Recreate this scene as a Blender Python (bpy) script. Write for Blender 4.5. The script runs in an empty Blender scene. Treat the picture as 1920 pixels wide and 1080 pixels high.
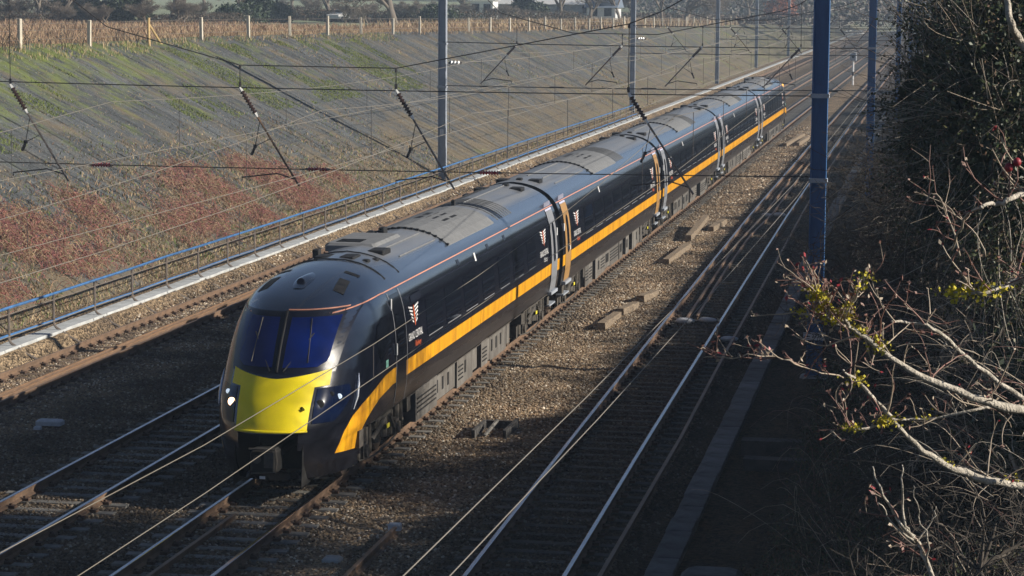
import bpy, math, random
import numpy as np
from mathutils import Vector, Matrix
from mathutils import noise as mnoise
SC = bpy.context.scene
COL = SC.collection
rnd = random.Random(7)
rng = np.random.default_rng(11)

# ------------------------------------------------------------------ camera
CAM = Vector((11.5916, 0.0, 8.8408))
cr = Vector((0.98407153, 0.17763985, 0.00687817))
cu = Vector((-0.02822113, 0.11790244, 0.99262409))
cf = Vector((-0.17551864, 0.97700722, -0.12103763))
cd = bpy.data.cameras.new('camera'); cam = bpy.data.objects.new('camera', cd); COL.objects.link(cam)
cd.sensor_width = 36.0; cd.lens = 84.866; cd.clip_start = 0.5; cd.clip_end = 6000
m = Matrix((cr, cu, -cf)).transposed().to_4x4(); m.translation = CAM; cam.matrix_world = m
SC.camera = cam

# ------------------------------------------------------------------ light
HAZE = 0.0006
SUN_AZ = math.radians(0.5)      # north of +X
SUN_EL = math.radians(25.4)
world = bpy.data.worlds.new('World'); SC.world = world; world.use_nodes = True
nt = world.node_tree; nt.nodes.clear()
wo = nt.nodes.new('ShaderNodeOutputWorld'); bg = nt.nodes.new('ShaderNodeBackground'); sky = nt.nodes.new('ShaderNodeTexSky')
sky.sky_type = 'NISHITA'; sky.sun_disc = False; sky.sun_elevation = SUN_EL; sky.sun_rotation = math.pi / 2 - SUN_AZ
sky.air_density = 0.55; sky.dust_density = 0.3; sky.ozone_density = 2.5
nt.links.new(sky.outputs[0], bg.inputs[0]); bg.inputs[1].default_value = 0.05
nt.links.new(bg.outputs[0], wo.inputs[0])
sl = bpy.data.lights.new('sun', 'SUN'); sun = bpy.data.objects.new('sun', sl); COL.objects.link(sun)
sl.energy = 5.0; sl.angle = math.radians(0.53); sl.color = (1.0, 0.92, 0.80)
sd = Vector((math.cos(SUN_AZ) * math.cos(SUN_EL), math.sin(SUN_AZ) * math.cos(SUN_EL), math.sin(SUN_EL)))
sun.rotation_euler = sd.to_track_quat('Z', 'Y').to_euler(); sun.location = (60, 60, 60)
SC.view_settings.view_transform = 'Standard'; SC.view_settings.look = 'None'
SC.view_settings.exposure = 0.5; SC.view_settings.gamma = 1.0; SC.view_settings.use_curve_mapping = False

# ------------------------------------------------------------------ helpers
WL = {}
def wloc(o):
    return WL.get(o.name, Vector((0, 0, 0)))
def tag(o, label=None, cat=None, group=None, kind=None):
    if label: o['label'] = label
    if cat: o['category'] = cat
    if group: o['group'] = group
    if kind: o['kind'] = kind
    return o
def thing(name, label, cat, loc=(0, 0, 0), group=None):
    o = bpy.data.objects.new(name, None); COL.objects.link(o)
    o.empty_display_size = 0.3
    o.location = loc; WL[o.name] = Vector(loc)
    return tag(o, label, cat, group)
def link(name, me, parent=None, loc=None):
    """mesh object whose vertices are in world space (loc None) or local to loc"""
    o = bpy.data.objects.new(name, me); COL.objects.link(o)
    w = Vector(loc) if loc is not None else Vector((0, 0, 0))
    if parent is not None:
        o.parent = parent; o.location = w - wloc(parent)
    else:
        o.location = w
    WL[o.name] = w
    return o
def copytree(root, loc, rotz=0.0, scale=1.0, label=None, mirror=False):
    r = root.copy(); COL.objects.link(r); r.location = loc; r.rotation_euler = (0, 0, rotz)
    r.scale = (scale, scale, scale); WL[r.name] = Vector(loc)
    if label: r['label'] = label
    for ch in list(root.children):
        c = ch.copy(); COL.objects.link(c); c.parent = r
    return r

class MB:
    def __init__(s): s.v = []; s.f = []; s.m = []
    def add(s, vs, fs, mi=0):
        b = len(s.v); s.v += [tuple(p) for p in vs]; s.f += [tuple(b + i for i in f) for f in fs]; s.m += [mi] * len(fs)
    def box(s, x0, x1, y0, y1, z0, z1, mi=0, jit=0.0):
        vs = [(x0, y0, z0), (x1, y0, z0), (x1, y1, z0), (x0, y1, z0), (x0, y0, z1), (x1, y0, z1), (x1, y1, z1), (x0, y1, z1)]
        if jit: vs = [tuple(c + rnd.uniform(-jit, jit) for c in p) for p in vs]
        s.add(vs, [(0, 3, 2, 1), (4, 5, 6, 7), (0, 1, 5, 4), (1, 2, 6, 5), (2, 3, 7, 6), (3, 0, 4, 7)], mi)
        return s
    def bbox(s, x0, x1, y0, y1, z0, z1, bv=0.02, mi=0):
        """box with chamfered vertical and top edges"""
        def ring(z, i): return [(x0 + i + bv, y0 + i, z), (x1 - i - bv, y0 + i, z), (x1 - i, y0 + i + bv, z), (x1 - i, y1 - i - bv, z), (x1 - i - bv, y1 - i, z), (x0 + i + bv, y1 - i, z), (x0 + i, y1 - i - bv, z), (x0 + i, y0 + i + bv, z)]
        vs = ring(z0, 0) + ring(z1 - bv, 0) + ring(z1, bv)
        fs = []
        for k in (0, 8):
            for i in range(8):
                j = (i + 1) % 8; fs.append((k + i, k + j, k + 8 + j, k + 8 + i))
        fs.append(tuple(range(16, 24))); fs.append(tuple(range(7, -1, -1)))
        s.add(vs, fs, mi); return s
    def tube(s, pts, r, n=6, mi=0, cap=True):
        pts = [Vector(p) for p in pts]; k = len(pts)
        rs = list(r) if hasattr(r, '__len__') else [r] * k
        up = Vector((0, 0, 1)); vs = []
        t0 = (pts[1] - pts[0]).normalized()
        a = t0.cross(up if abs(t0.z) < 0.95 else Vector((1, 0, 0))).normalized()
        for i in range(k):
            t = (pts[min(i + 1, k - 1)] - pts[max(i - 1, 0)])
            if t.length < 1e-9: t = t0
            t = t.normalized(); a = (a - t * a.dot(t))
            a = a.normalized() if a.length > 1e-6 else t.orthogonal().normalized()
            b = t.cross(a)
            for j in range(n):
                an = 2 * math.pi * j / n
                vs.append(pts[i] + (a * math.cos(an) + b * math.sin(an)) * rs[i])
        fs = []
        for i in range(k - 1):
            for j in range(n):
                q = (j + 1) % n; fs.append((i * n + j, i * n + q, (i + 1) * n + q, (i + 1) * n + j))
        if cap: fs.append(tuple(range(n - 1, -1, -1))); fs.append(tuple((k - 1) * n + j for j in range(n)))
        s.add(vs, fs, mi); return s
    def grid(s, rows, mi=0, flip=False):
        n = len(rows[0]); vs = [p for r in rows for p in r]; fs = []
        for i in range(len(rows) - 1):
            for j in range(n - 1):
                f = (i * n + j, i * n + j + 1, (i + 1) * n + j + 1, (i + 1) * n + j)
                fs.append(f[::-1] if flip else f)
        s.add(vs, fs, mi); return s
    def mesh(s, name, mats, smooth=False):
        me = bpy.data.meshes.new(name); me.from_pydata(s.v, [], s.f)
        for mt in (mats if isinstance(mats, (list, tuple)) else [mats]): me.materials.append(mt)
        if any(s.m): me.polygons.foreach_set('material_index', s.m)
        if smooth: me.polygons.foreach_set('use_smooth', [True] * len(s.f))
        me.update(); return me
    def build(s, name, mats, parent=None, smooth=False, loc=None):
        return link(name, s.mesh(name, mats, smooth), parent, loc)
def np_mesh(name, V, F, mats, mi=None, smooth=False):
    me = bpy.data.meshes.new(name); n = F.shape[1]
    me.vertices.add(len(V)); me.vertices.foreach_set('co', V.astype(np.float32).ravel())
    me.loops.add(F.size); me.loops.foreach_set('vertex_index', F.astype(np.int32).ravel())
    me.polygons.add(len(F)); me.polygons.foreach_set('loop_start', np.arange(0, F.size, n, dtype=np.int32))
    me.polygons.foreach_set('loop_total', np.full(len(F), n, dtype=np.int32))
    for mt in mats: me.materials.append(mt)
    if mi is not None: me.polygons.foreach_set('material_index', mi.astype(np.int32))
    if smooth: me.polygons.foreach_set('use_smooth', np.ones(len(F), dtype=bool))
    me.update(calc_edges=True); me.validate(); return me

# ------------------------------------------------------------------ materials
def mat(name, col, rough=0.7, metal=0.0, var=0.0, scale=8.0, col2=None, bump=0.0, bscale=None, rand=0.0, spec=None, coat=0.0, emit=None, estr=0.0, stretch=None, trans=None):
    m = bpy.data.materials.new(name); m.use_nodes = True; nt = m.node_tree; b = nt.nodes['Principled BSDF']; L = nt.links
    b.inputs['Roughness'].default_value = rough; b.inputs['Metallic'].default_value = metal
    if spec is not None: b.inputs['Specular IOR Level'].default_value = spec
    if coat: b.inputs['Coat Weight'].default_value = coat; b.inputs['Coat Roughness'].default_value = 0.04
    if emit: b.inputs['Emission Color'].default_value = (*emit, 1); b.inputs['Emission Strength'].default_value = estr
    c2 = col2 or tuple(c * (1 - var) for c in col)
    if var or col2 or rand:
        tc = nt.nodes.new('ShaderNodeTexCoord'); vec = tc.outputs['Object']
        if stretch:
            mp = nt.nodes.new('ShaderNodeMapping'); mp.inputs['Scale'].default_value = stretch; L.new(vec, mp.inputs[0]); vec = mp.outputs[0]
        n = nt.nodes.new('ShaderNodeTexNoise'); n.inputs['Scale'].default_value = scale; n.inputs['Detail'].default_value = 6; n.inputs['Roughness'].default_value = 0.65
        L.new(vec, n.inputs['Vector'])
        r = nt.nodes.new('ShaderNodeValToRGB'); r.color_ramp.elements[0].position = 0.35; r.color_ramp.elements[1].position = 0.68
        r.color_ramp.elements[0].color = (*c2, 1); r.color_ramp.elements[1].color = (*col, 1)
        L.new(n.outputs['Fac'], r.inputs[0]); out = r.outputs[0]
        if rand:
            oi = nt.nodes.new('ShaderNodeObjectInfo'); mr = nt.nodes.new('ShaderNodeMapRange')
            mr.inputs['To Min'].default_value = 1 - rand; mr.inputs['To Max'].default_value = 1 + rand; L.new(oi.outputs['Random'], mr.inputs[0])
            mx = nt.nodes.new('ShaderNodeVectorMath'); mx.operation = 'SCALE'; L.new(out, mx.inputs[0]); L.new(mr.outputs[0], mx.inputs['Scale']); out = mx.outputs[0]
        L.new(out, b.inputs['Base Color'])
        if bump:
            n2 = nt.nodes.new('ShaderNodeTexNoise'); n2.inputs['Scale'].default_value = bscale or scale * 3; n2.inputs['Detail'].default_value = 5; L.new(vec, n2.inputs['Vector'])
            bp = nt.nodes.new('ShaderNodeBump'); bp.inputs['Strength'].default_value = bump; bp.inputs['Distance'].default_value = 0.05
            L.new(n2.outputs['Fac'], bp.inputs['Height']); L.new(bp.outputs[0], b.inputs['Normal'])
    else:
        b.inputs['Base Color'].default_value = (*col, 1)
    return m
M = {}
M['rail_top'] = mat('rail_polished', (0.62, 0.62, 0.64), 0.22, 1.0, var=0.25, scale=1.5)
M['rail_dull'] = mat('rail_dull_top', (0.30, 0.20, 0.13), 0.55, 0.3, var=0.4, scale=1.5)
M['rust'] = mat('rail_rust', (0.21, 0.13, 0.08), 0.85, 0.0, col2=(0.11, 0.07, 0.045), scale=3, bump=0.3, bscale=60)
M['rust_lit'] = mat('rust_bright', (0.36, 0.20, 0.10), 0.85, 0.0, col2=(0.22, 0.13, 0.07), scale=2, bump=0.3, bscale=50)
M['sleeper'] = mat('sleeper_concrete', (0.23, 0.22, 0.20), 0.9, var=0.45, scale=4, rand=0.2, bump=0.2)
M['sleeper_dark'] = mat('sleeper_oily', (0.075, 0.07, 0.062), 0.9, var=0.45, scale=4, rand=0.25, bump=0.2)
M['sleeper_brown'] = mat('sleeper_brown', (0.16, 0.11, 0.075), 0.9, var=0.4, scale=4, rand=0.2, bump=0.2)
M['chair'] = mat('chair_iron', (0.10, 0.06, 0.04), 0.85, 0.2, var=0.4, scale=20)
M['concrete'] = mat('concrete_grey', (0.36, 0.37, 0.37), 0.9, var=0.35, scale=3, rand=0.15, bump=0.25)
M['concrete_dark'] = mat('concrete_shaded', (0.17, 0.175, 0.18), 0.95, var=0.5, scale=2.5, rand=0.3, bump=0.3)  # darker copy of the concrete; the shade is put into its colour
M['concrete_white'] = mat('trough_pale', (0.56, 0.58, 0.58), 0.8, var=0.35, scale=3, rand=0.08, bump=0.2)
M['timber'] = mat('weathered_timber', (0.34, 0.27, 0.19), 0.9, col2=(0.13, 0.095, 0.065), scale=6, bump=0.5, stretch=(6, 1, 6))
M['timber_dark'] = mat('old_sleeper_timber', (0.09, 0.085, 0.08), 0.9, var=0.5, scale=5, bump=0.4)
M['galv'] = mat('galvanised_steel', (0.40, 0.44, 0.50), 0.6, 0.1, var=0.2, scale=2)
M['mast_shade_blue'] = mat('mast_steel_shade_blue', (0.045, 0.15, 0.36), 0.55, 0.2, var=0.25, scale=3, stretch=(3, 3, 0.6))  # galvanised steel; the blue of its sky-lit shade is put into the colour
M['wire'] = mat('copper_wire_dull', (0.22, 0.20, 0.17), 0.6, 0.1)
M['wire_near'] = mat('contact_wire_tan', (0.19, 0.17, 0.135), 0.7, 0.1)
M['wire_dark'] = mat('steel_wire_dark', (0.045, 0.04, 0.04), 0.6, 0.3)
M['insul_red'] = mat('red_insulator', (0.45, 0.04, 0.05), 0.25, var=0.3, scale=10)
M['insul_brown'] = mat('brown_insulator', (0.06, 0.035, 0.03), 0.2)
M['porcelain'] = mat('white_porcelain', (0.75, 0.74, 0.70), 0.25)
M['tube'] = mat('weathered_tube', (0.24, 0.20, 0.17), 0.6, 0.3, var=0.4, scale=6)
M['blue_rail'] = mat('blue_hand_rope', (0.06, 0.19, 0.44), 0.6, var=0.45, scale=4)
M['white'] = mat('white_paint', (0.78, 0.78, 0.78), 0.5, var=0.12, scale=5)
M['bag'] = mat('white_sack', (0.62, 0.64, 0.68), 0.7, var=0.3, scale=8, bump=0.4)
M['black'] = mat('black_rubber', (0.012, 0.012, 0.014), 0.6)
M['post'] = mat('pale_fence_post', (0.66, 0.60, 0.48), 0.8, var=0.3, scale=6, rand=0.15)
M['post_wood'] = mat('new_timber_post', (0.62, 0.44, 0.20), 0.8, var=0.3, scale=6)
# ------------------------------------------------------------------ track geometry laws
def interp(x, xs, ys): return float(np.interp(x, xs, ys))
def cR(Y): return interp(Y, [20, 35, 47, 59, 75, 98, 120, 147, 190, 900], [5.50, 5.27, 5.10, 4.96, 4.78, 4.56, 4.44, 4.32, 4.2, 4.1])
def cU(Y): return interp(Y, [20, 52, 74, 106, 150, 200, 900], [-9.42, -9.15, -8.95, -8.68, -8.42, -8.3, -8.3])
def cT(Y): return 0.0
def cD(Y): return -3.71
def trX(Y): return cU(Y) - 1.72
def footX(Y): return trX(Y) - 0.95
def ztop(Y): return interp(Y, [30, 115, 154, 213, 289, 465, 620, 800], [6.42, 6.36, 6.06, 5.5, 4.95, 3.5, 2.6, 2.4])
SL = 0.50
def topX(Y): return footX(Y) - (ztop(Y) - 0.1) / SL
def fbm(x, y, s, o=3): return mnoise.fractal(Vector((x * s, y * s, 3.7)), 1.0, 2.0, o)
def plateau(X, Y):
    """height of the land left of the bank top"""
    d = max(0.0, topX(Y) - X)
    dist = math.hypot(X, Y)
    h = ztop(Y) + 0.0 * d
    h2 = 6.0
    t = min(1.0, d / 60.0); h = h * (1 - t) + h2 * t
    far = max(0.0, dist - 330.0)
    h += 0.000055 * far ** 1.75 if far < 900 else 0.000055 * 900 ** 1.75
    if dist > 330: h += fbm(X, Y, 0.006) * min(2.5, far * 0.008)
    h += fbm(X, Y, 0.09) * 0.12
    return h
def zR(X, Y):
    b = 8.9 + fbm(5, Y, 0.05) * 0.3
    if X < b: return -0.28
    h = min(0.52 * (X - b), 2.9 + 0.06 * (X - b))
    return -0.28 + h + fbm(X, Y, 0.5) * 0.15
def ballz(X, Y):
    z = -0.235 + fbm(X, Y, 0.6) * 0.03
    for c in (cT, cD, cR, cU):
        d = abs(X - c(Y))
        if d < 0.72: return -0.188 + fbm(X, Y, 1.5) * 0.008
        if c is cU and X < c(Y) - 1.15: return min(0.16, -0.2 + (c(Y) - 1.15 - X) * 1.6) + fbm(X, Y, 1.1) * 0.02
        if d < 1.9: z = max(z, -0.20 + fbm(X, Y, 1.1) * 0.02 - 0.05 * max(0, d - 1.35))
    if 1.9 < X < cR(Y) - 1.9: z += 0.03 + fbm(X, Y, 0.9, 4) * 0.06
    return z

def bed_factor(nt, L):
    """colour factor from world X: brake dust and oil darken the beds, and shade is painted in to deepen them"""
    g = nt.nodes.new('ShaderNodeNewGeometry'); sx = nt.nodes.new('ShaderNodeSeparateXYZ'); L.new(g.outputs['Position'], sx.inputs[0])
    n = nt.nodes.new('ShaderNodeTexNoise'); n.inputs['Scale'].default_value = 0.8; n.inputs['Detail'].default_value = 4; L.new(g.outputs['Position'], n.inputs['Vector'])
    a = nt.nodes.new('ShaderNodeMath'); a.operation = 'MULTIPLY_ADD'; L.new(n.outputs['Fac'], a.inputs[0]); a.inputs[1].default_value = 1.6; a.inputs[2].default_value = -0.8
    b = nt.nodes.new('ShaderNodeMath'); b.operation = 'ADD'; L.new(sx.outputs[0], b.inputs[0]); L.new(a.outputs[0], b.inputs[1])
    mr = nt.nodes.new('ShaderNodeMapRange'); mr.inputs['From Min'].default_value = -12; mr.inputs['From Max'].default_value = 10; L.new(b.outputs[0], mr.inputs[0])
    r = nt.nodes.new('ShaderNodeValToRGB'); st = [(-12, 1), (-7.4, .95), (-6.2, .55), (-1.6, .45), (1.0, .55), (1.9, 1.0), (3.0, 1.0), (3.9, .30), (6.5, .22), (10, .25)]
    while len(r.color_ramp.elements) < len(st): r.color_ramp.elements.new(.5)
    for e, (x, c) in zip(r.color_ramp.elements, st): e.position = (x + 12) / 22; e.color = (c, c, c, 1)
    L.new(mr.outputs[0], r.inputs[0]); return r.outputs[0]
def ground_mat(name, stops, scale, bump, bscale, extra=None, rough=0.95):
    m = bpy.data.materials.new(name); m.use_nodes = True; nt = m.node_tree; b = nt.nodes['Principled BSDF']; L = nt.links
    b.inputs['Roughness'].default_value = rough; b.inputs['Specular IOR Level'].default_value = 0.15
    tc = nt.nodes.new('ShaderNodeTexCoord')
    n = nt.nodes.new('ShaderNodeTexNoise'); n.inputs['Scale'].default_value = scale; n.inputs['Detail'].default_value = 8; n.inputs['Roughness'].default_value = 0.7
    L.new(tc.outputs['Object'], n.inputs['Vector'])
    r = nt.nodes.new('ShaderNodeValToRGB'); cr_ = r.color_ramp
    while len(cr_.elements) < len(stops): cr_.elements.new(0.5)
    for e, (p, c) in zip(cr_.elements, stops): e.position = p; e.color = (*c, 1)
    L.new(n.outputs['Fac'], r.inputs[0])
    out = r.outputs[0]
    v = nt.nodes.new('ShaderNodeTexVoronoi'); v.inputs['Scale'].default_value = bscale; L.new(tc.outputs['Object'], v.inputs['Vector'])
    if extra:   # per-cell tint
        hsv = nt.nodes.new('ShaderNodeMixRGB'); hsv.blend_type = 'MULTIPLY'; hsv.inputs[0].default_value = extra
        g = nt.nodes.new('ShaderNodeSeparateColor'); L.new(v.outputs['Color'], g.inputs[0])
        rr = nt.nodes.new('ShaderNodeMapRange'); rr.inputs['To Min'].default_value = 0.25; rr.inputs['To Max'].default_value = 1.9; L.new(g.outputs[0], rr.inputs[0])
        L.new(out, hsv.inputs[1]); L.new(rr.outputs[0], hsv.inputs[2]); out = hsv.outputs[0]
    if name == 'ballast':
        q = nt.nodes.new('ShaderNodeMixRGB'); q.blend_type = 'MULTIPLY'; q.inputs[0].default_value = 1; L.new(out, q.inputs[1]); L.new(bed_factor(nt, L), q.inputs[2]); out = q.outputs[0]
    if name == 'field_soil':   # beyond the brown strip come pale pastures
        sx = nt.nodes.new('ShaderNodeSeparateXYZ'); L.new(tc.outputs['Object'], sx.inputs[0]); mr = nt.nodes.new('ShaderNodeMapRange'); mr.inputs['From Min'].default_value = 205; mr.inputs['From Max'].default_value = 215; L.new(sx.outputs[1], mr.inputs[0])
        q = nt.nodes.new('ShaderNodeMixRGB'); L.new(mr.outputs[0], q.inputs[0]); L.new(out, q.inputs[1]); q.inputs[2].default_value = (0.27, 0.30, 0.19, 1); out = q.outputs[0]
    L.new(out, b.inputs['Base Color'])
    bp = nt.nodes.new('ShaderNodeBump'); bp.inputs['Strength'].default_value = bump; bp.inputs['Distance'].default_value = 0.06
    L.new(v.outputs['Distance'], bp.inputs['Height']); L.new(bp.outputs[0], b.inputs['Normal'])
    return m
M['ballast'] = ground_mat('ballast', [(0.25, (0.09, 0.07, 0.055)), (0.5, (0.20, 0.145, 0.09)), (0.75, (0.28, 0.21, 0.135))], 0.35, 0.9, 16, extra=1.0)
M['field'] = ground_mat('field_soil', [(0.3, (0.20, 0.13, 0.085)), (0.55, (0.30, 0.21, 0.13)), (0.75, (0.26, 0.24, 0.12))], 0.12, 0.4, 3, extra=0.4)
M['scrubsoil'] = ground_mat('bank_soil', [(0.3, (0.02, 0.02, 0.015)), (0.6, (0.05, 0.045, 0.03)), (0.8, (0.05, 0.07, 0.03))], 0.8, 0.6, 9, extra=0.5)

# stone material : random per stone
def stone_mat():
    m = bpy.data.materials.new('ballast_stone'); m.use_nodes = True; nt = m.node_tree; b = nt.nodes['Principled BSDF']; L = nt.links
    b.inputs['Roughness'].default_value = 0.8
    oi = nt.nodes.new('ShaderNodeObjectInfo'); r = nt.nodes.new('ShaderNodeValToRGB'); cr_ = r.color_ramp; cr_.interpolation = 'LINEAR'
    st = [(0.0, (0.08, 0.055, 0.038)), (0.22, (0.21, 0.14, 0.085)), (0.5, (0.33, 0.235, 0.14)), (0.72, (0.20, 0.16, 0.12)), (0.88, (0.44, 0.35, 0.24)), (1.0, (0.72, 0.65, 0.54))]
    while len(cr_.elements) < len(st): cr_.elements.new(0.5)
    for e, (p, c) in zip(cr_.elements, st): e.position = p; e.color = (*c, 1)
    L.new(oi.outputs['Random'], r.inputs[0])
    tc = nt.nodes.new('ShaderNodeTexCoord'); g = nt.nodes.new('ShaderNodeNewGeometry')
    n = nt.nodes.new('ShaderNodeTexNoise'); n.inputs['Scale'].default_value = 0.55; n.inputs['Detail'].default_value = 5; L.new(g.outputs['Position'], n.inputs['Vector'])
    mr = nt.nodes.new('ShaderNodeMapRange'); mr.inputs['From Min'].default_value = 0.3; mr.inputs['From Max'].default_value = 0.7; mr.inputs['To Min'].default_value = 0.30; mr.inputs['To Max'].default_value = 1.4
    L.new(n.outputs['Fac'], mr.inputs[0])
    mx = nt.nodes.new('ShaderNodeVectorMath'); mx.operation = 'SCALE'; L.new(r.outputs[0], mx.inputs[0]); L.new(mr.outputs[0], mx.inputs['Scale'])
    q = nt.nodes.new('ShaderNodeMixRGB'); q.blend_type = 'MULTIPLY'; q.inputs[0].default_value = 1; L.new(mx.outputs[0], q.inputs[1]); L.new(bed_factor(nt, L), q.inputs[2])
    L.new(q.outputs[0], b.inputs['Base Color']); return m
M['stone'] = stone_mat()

# ------------------------------------------------------------------ ground sheets
def sheet(name, xs_of, ys, zf, m, kind='structure'):
    mb = MB(); rows = []
    for Y in ys: rows.append([(X, Y, zf(X, Y)) for X in xs_of(Y)])
    mb.grid(rows, flip=False)
    o = mb.build(name, m, smooth=True); return tag(o, kind=kind)
ys_near = [i * 0.5 for i in range(44, 240)] + [120 + i * 3 for i in range(0, 60)] + [300 + 20 * i for i in range(35)]
def bx(Y):
    a = footX(Y) - 0.2; return [a + (9.4 - a) * i / 84 for i in range(85)]
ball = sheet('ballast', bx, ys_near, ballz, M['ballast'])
# base sheet out to the horizon, under everything
mb = MB(); mb.add([(-2500, -200, -0.9), (2500, -200, -0.9), (2500, 3500, -0.9), (-2500, 3500, -0.9)], [(0, 1, 2, 3)]); tag(mb.build('ground', M['scrubsoil']), kind='structure')
# plateau and far land on the left of the cutting
ysf = [20 + i * 4 for i in range(60)] + [260 + 12 * i for i in range(30)] + [620 + 40 * i for i in range(45)]
def fx(Y):
    a = topX(Y) - 0.6 if Y < 700 else topX(Y) + 0.0
    w = 80 + Y * 0.75
    return [a - w * (i / 60) ** 1.6 for i in range(60, -1, -1)]
sheet('field', fx, ysf, lambda X, Y: plateau(X, Y) - 0.06, M['field'])
def far_mat():
    m = bpy.data.materials.new('far_fields'); m.use_nodes = True; nt = m.node_tree; b = nt.nodes['Principled BSDF']; L = nt.links
    b.inputs['Roughness'].default_value = 0.95
    tc = nt.nodes.new('ShaderNodeTexCoord'); mp = nt.nodes.new('ShaderNodeMapping'); mp.inputs['Scale'].default_value = (0.006, 0.004, 0.006); L.new(tc.outputs['Object'], mp.inputs[0])
    v = nt.nodes.new('ShaderNodeTexVoronoi'); v.inputs['Scale'].default_value = 1.6; L.new(mp.outputs[0], v.inputs['Vector'])
    sp = nt.nodes.new('ShaderNodeSeparateColor'); L.new(v.outputs['Color'], sp.inputs[0])
    r = nt.nodes.new('ShaderNodeValToRGB'); r.color_ramp.elements.new(0.5); es = r.color_ramp.elements
    for e, (p, c) in zip(es, [(0.1, (0.16, 0.19, 0.10)), (0.5, (0.24, 0.23, 0.14)), (0.9, (0.12, 0.13, 0.08))]): e.position = p; e.color = (*c, 1)
    L.new(sp.outputs[0], r.inputs[0]); L.new(r.outputs[0], b.inputs['Base Color']); return m
M['farfield'] = far_mat()
def hill(X, Y):
    d = math.hypot(X, Y)
    return -0.6 + 46 * max(0, min(1, (d - 620) / 900)) ** 1.1 + fbm(X, Y, 0.003) * 6 * min(1, max(0, d - 620) / 500)
mb = MB(); rows = []
for i in range(60):
    d = 600 + 32 * i
    rows.append([(d * math.sin(a), d * math.cos(a), hill(d * math.sin(a), d * math.cos(a))) for a in [math.radians(-48 + k * 1.4) for k in range(62)]])
mb.grid(rows); tag(mb.build('hills', M['farfield'], smooth=True), kind='structure')
# right hand cutting slope
def rx(Y): return [8.2 + 26 * (i / 30) ** 1.5 for i in range(31)]
sheet('cutting_slope', rx, [4 + i * 1.0 for i in range(150)] + [154 + 8 * i for i in range(80)], zR, M['scrubsoil'])

# ballast stones: geometry nodes, one object that nobody could count
def stones(name, x0, x1, y0, y1, dens, smin, smax, seed):
    mb = MB(); nx = int((x1 - x0) / 0.3); ny = int((y1 - y0) / 0.6)
    mb.grid([[(x0 + (x1 - x0) * i / nx, y0 + (y1 - y0) * j / ny, ballz(x0 + (x1 - x0) * i / nx, y0 + (y1 - y0) * j / ny) + 0.006) for i in range(nx + 1)] for j in range(ny + 1)])
    o = mb.build(name, M['ballast']); tag(o, kind='stuff')
    ng = bpy.data.node_groups.new(name, 'GeometryNodeTree')
    ng.interface.new_socket('Geometry', in_out='INPUT', socket_type='NodeSocketGeometry'); ng.interface.new_socket('Geometry', in_out='OUTPUT', socket_type='NodeSocketGeometry')
    N = ng.nodes; L = ng.links
    gi = N.new('NodeGroupInput'); go = N.new('NodeGroupOutput')
    dp = N.new('GeometryNodeDistributePointsOnFaces'); dp.inputs['Density'].default_value = dens; dp.inputs['Seed'].default_value = seed
    ico = N.new('GeometryNodeMeshIcoSphere'); ico.inputs['Radius'].default_value = 1.0; ico.inputs['Subdivisions'].default_value = 1
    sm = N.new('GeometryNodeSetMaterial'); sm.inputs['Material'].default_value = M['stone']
    ip = N.new('GeometryNodeInstanceOnPoints')
    rv = N.new('FunctionNodeRandomValue'); rv.data_type = 'FLOAT_VECTOR'; rv.inputs[0].default_value = (smin, smin, smin * 0.6); rv.inputs[1].default_value = (smax, smax, smax * 0.75)
    rr = N.new('FunctionNodeRandomValue'); rr.data_type = 'FLOAT_VECTOR'; rr.inputs[0].default_value = (-0.7, -0.7, 0); rr.inputs[1].default_value = (0.7, 0.7, 6.283)
    L.new(gi.outputs[0], dp.inputs[0]); L.new(dp.outputs[0], ip.inputs['Points']); L.new(ico.outputs['Mesh'], sm.inputs[0]); L.new(sm.outputs[0], ip.inputs['Instance'])
    L.new(rv.outputs[0], ip.inputs['Scale']); L.new(rr.outputs[0], ip.inputs['Rotation']); L.new(ip.outputs[0], go.inputs[0])
    md = o.modifiers.new('stones', 'NODES'); md.node_group = ng
    return o
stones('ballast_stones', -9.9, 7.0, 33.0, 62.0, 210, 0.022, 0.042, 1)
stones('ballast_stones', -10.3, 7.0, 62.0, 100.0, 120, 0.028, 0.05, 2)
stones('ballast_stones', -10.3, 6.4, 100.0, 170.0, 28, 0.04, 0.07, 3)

# ------------------------------------------------------------------ tracks
def rail_mesh(cf_, off, y0, y1, top, step=3.0, z0=0.0, x_of=None):
    prof = [(-0.07, -0.16), (-0.07, -0.145), (-0.012, -0.12), (-0.012, -0.045), (-0.036, -0.035), (-0.036, -0.006), (-0.028, 0.0), (0.028, 0.0), (0.036, -0.006), (0.036, -0.035), (0.012, -0.045), (0.012, -0.12), (0.07, -0.145), (0.07, -0.16)]
    mb = MB(); ys = []; y = y0
    while y < y1: ys.append(y); y += step if y < 160 else step * 4
    ys.append(y1); n = len(prof); vs = []
    for y in ys:
        x = (cf_(y) + off)
        vs += [(x + a, y, z0 + b) for a, b in prof]
    fs = []; ms = []
    for i in range(len(ys) - 1):
        for j in range(n):
            q = (j + 1) % n; fs.append((i * n + j, i * n + q, (i + 1) * n + q, (i + 1) * n + j)[::-1]); ms.append(1 if j in (5, 6, 7) else 0)
    fs.append(tuple(range(n))); ms.append(0); fs.append(tuple((len(ys) - 1) * n + j for j in range(n))[::-1]); ms.append(0)
    mb.v = vs; mb.f = fs; mb.m = ms
    return mb.mesh('rail', [M['rust'], top])
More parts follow.
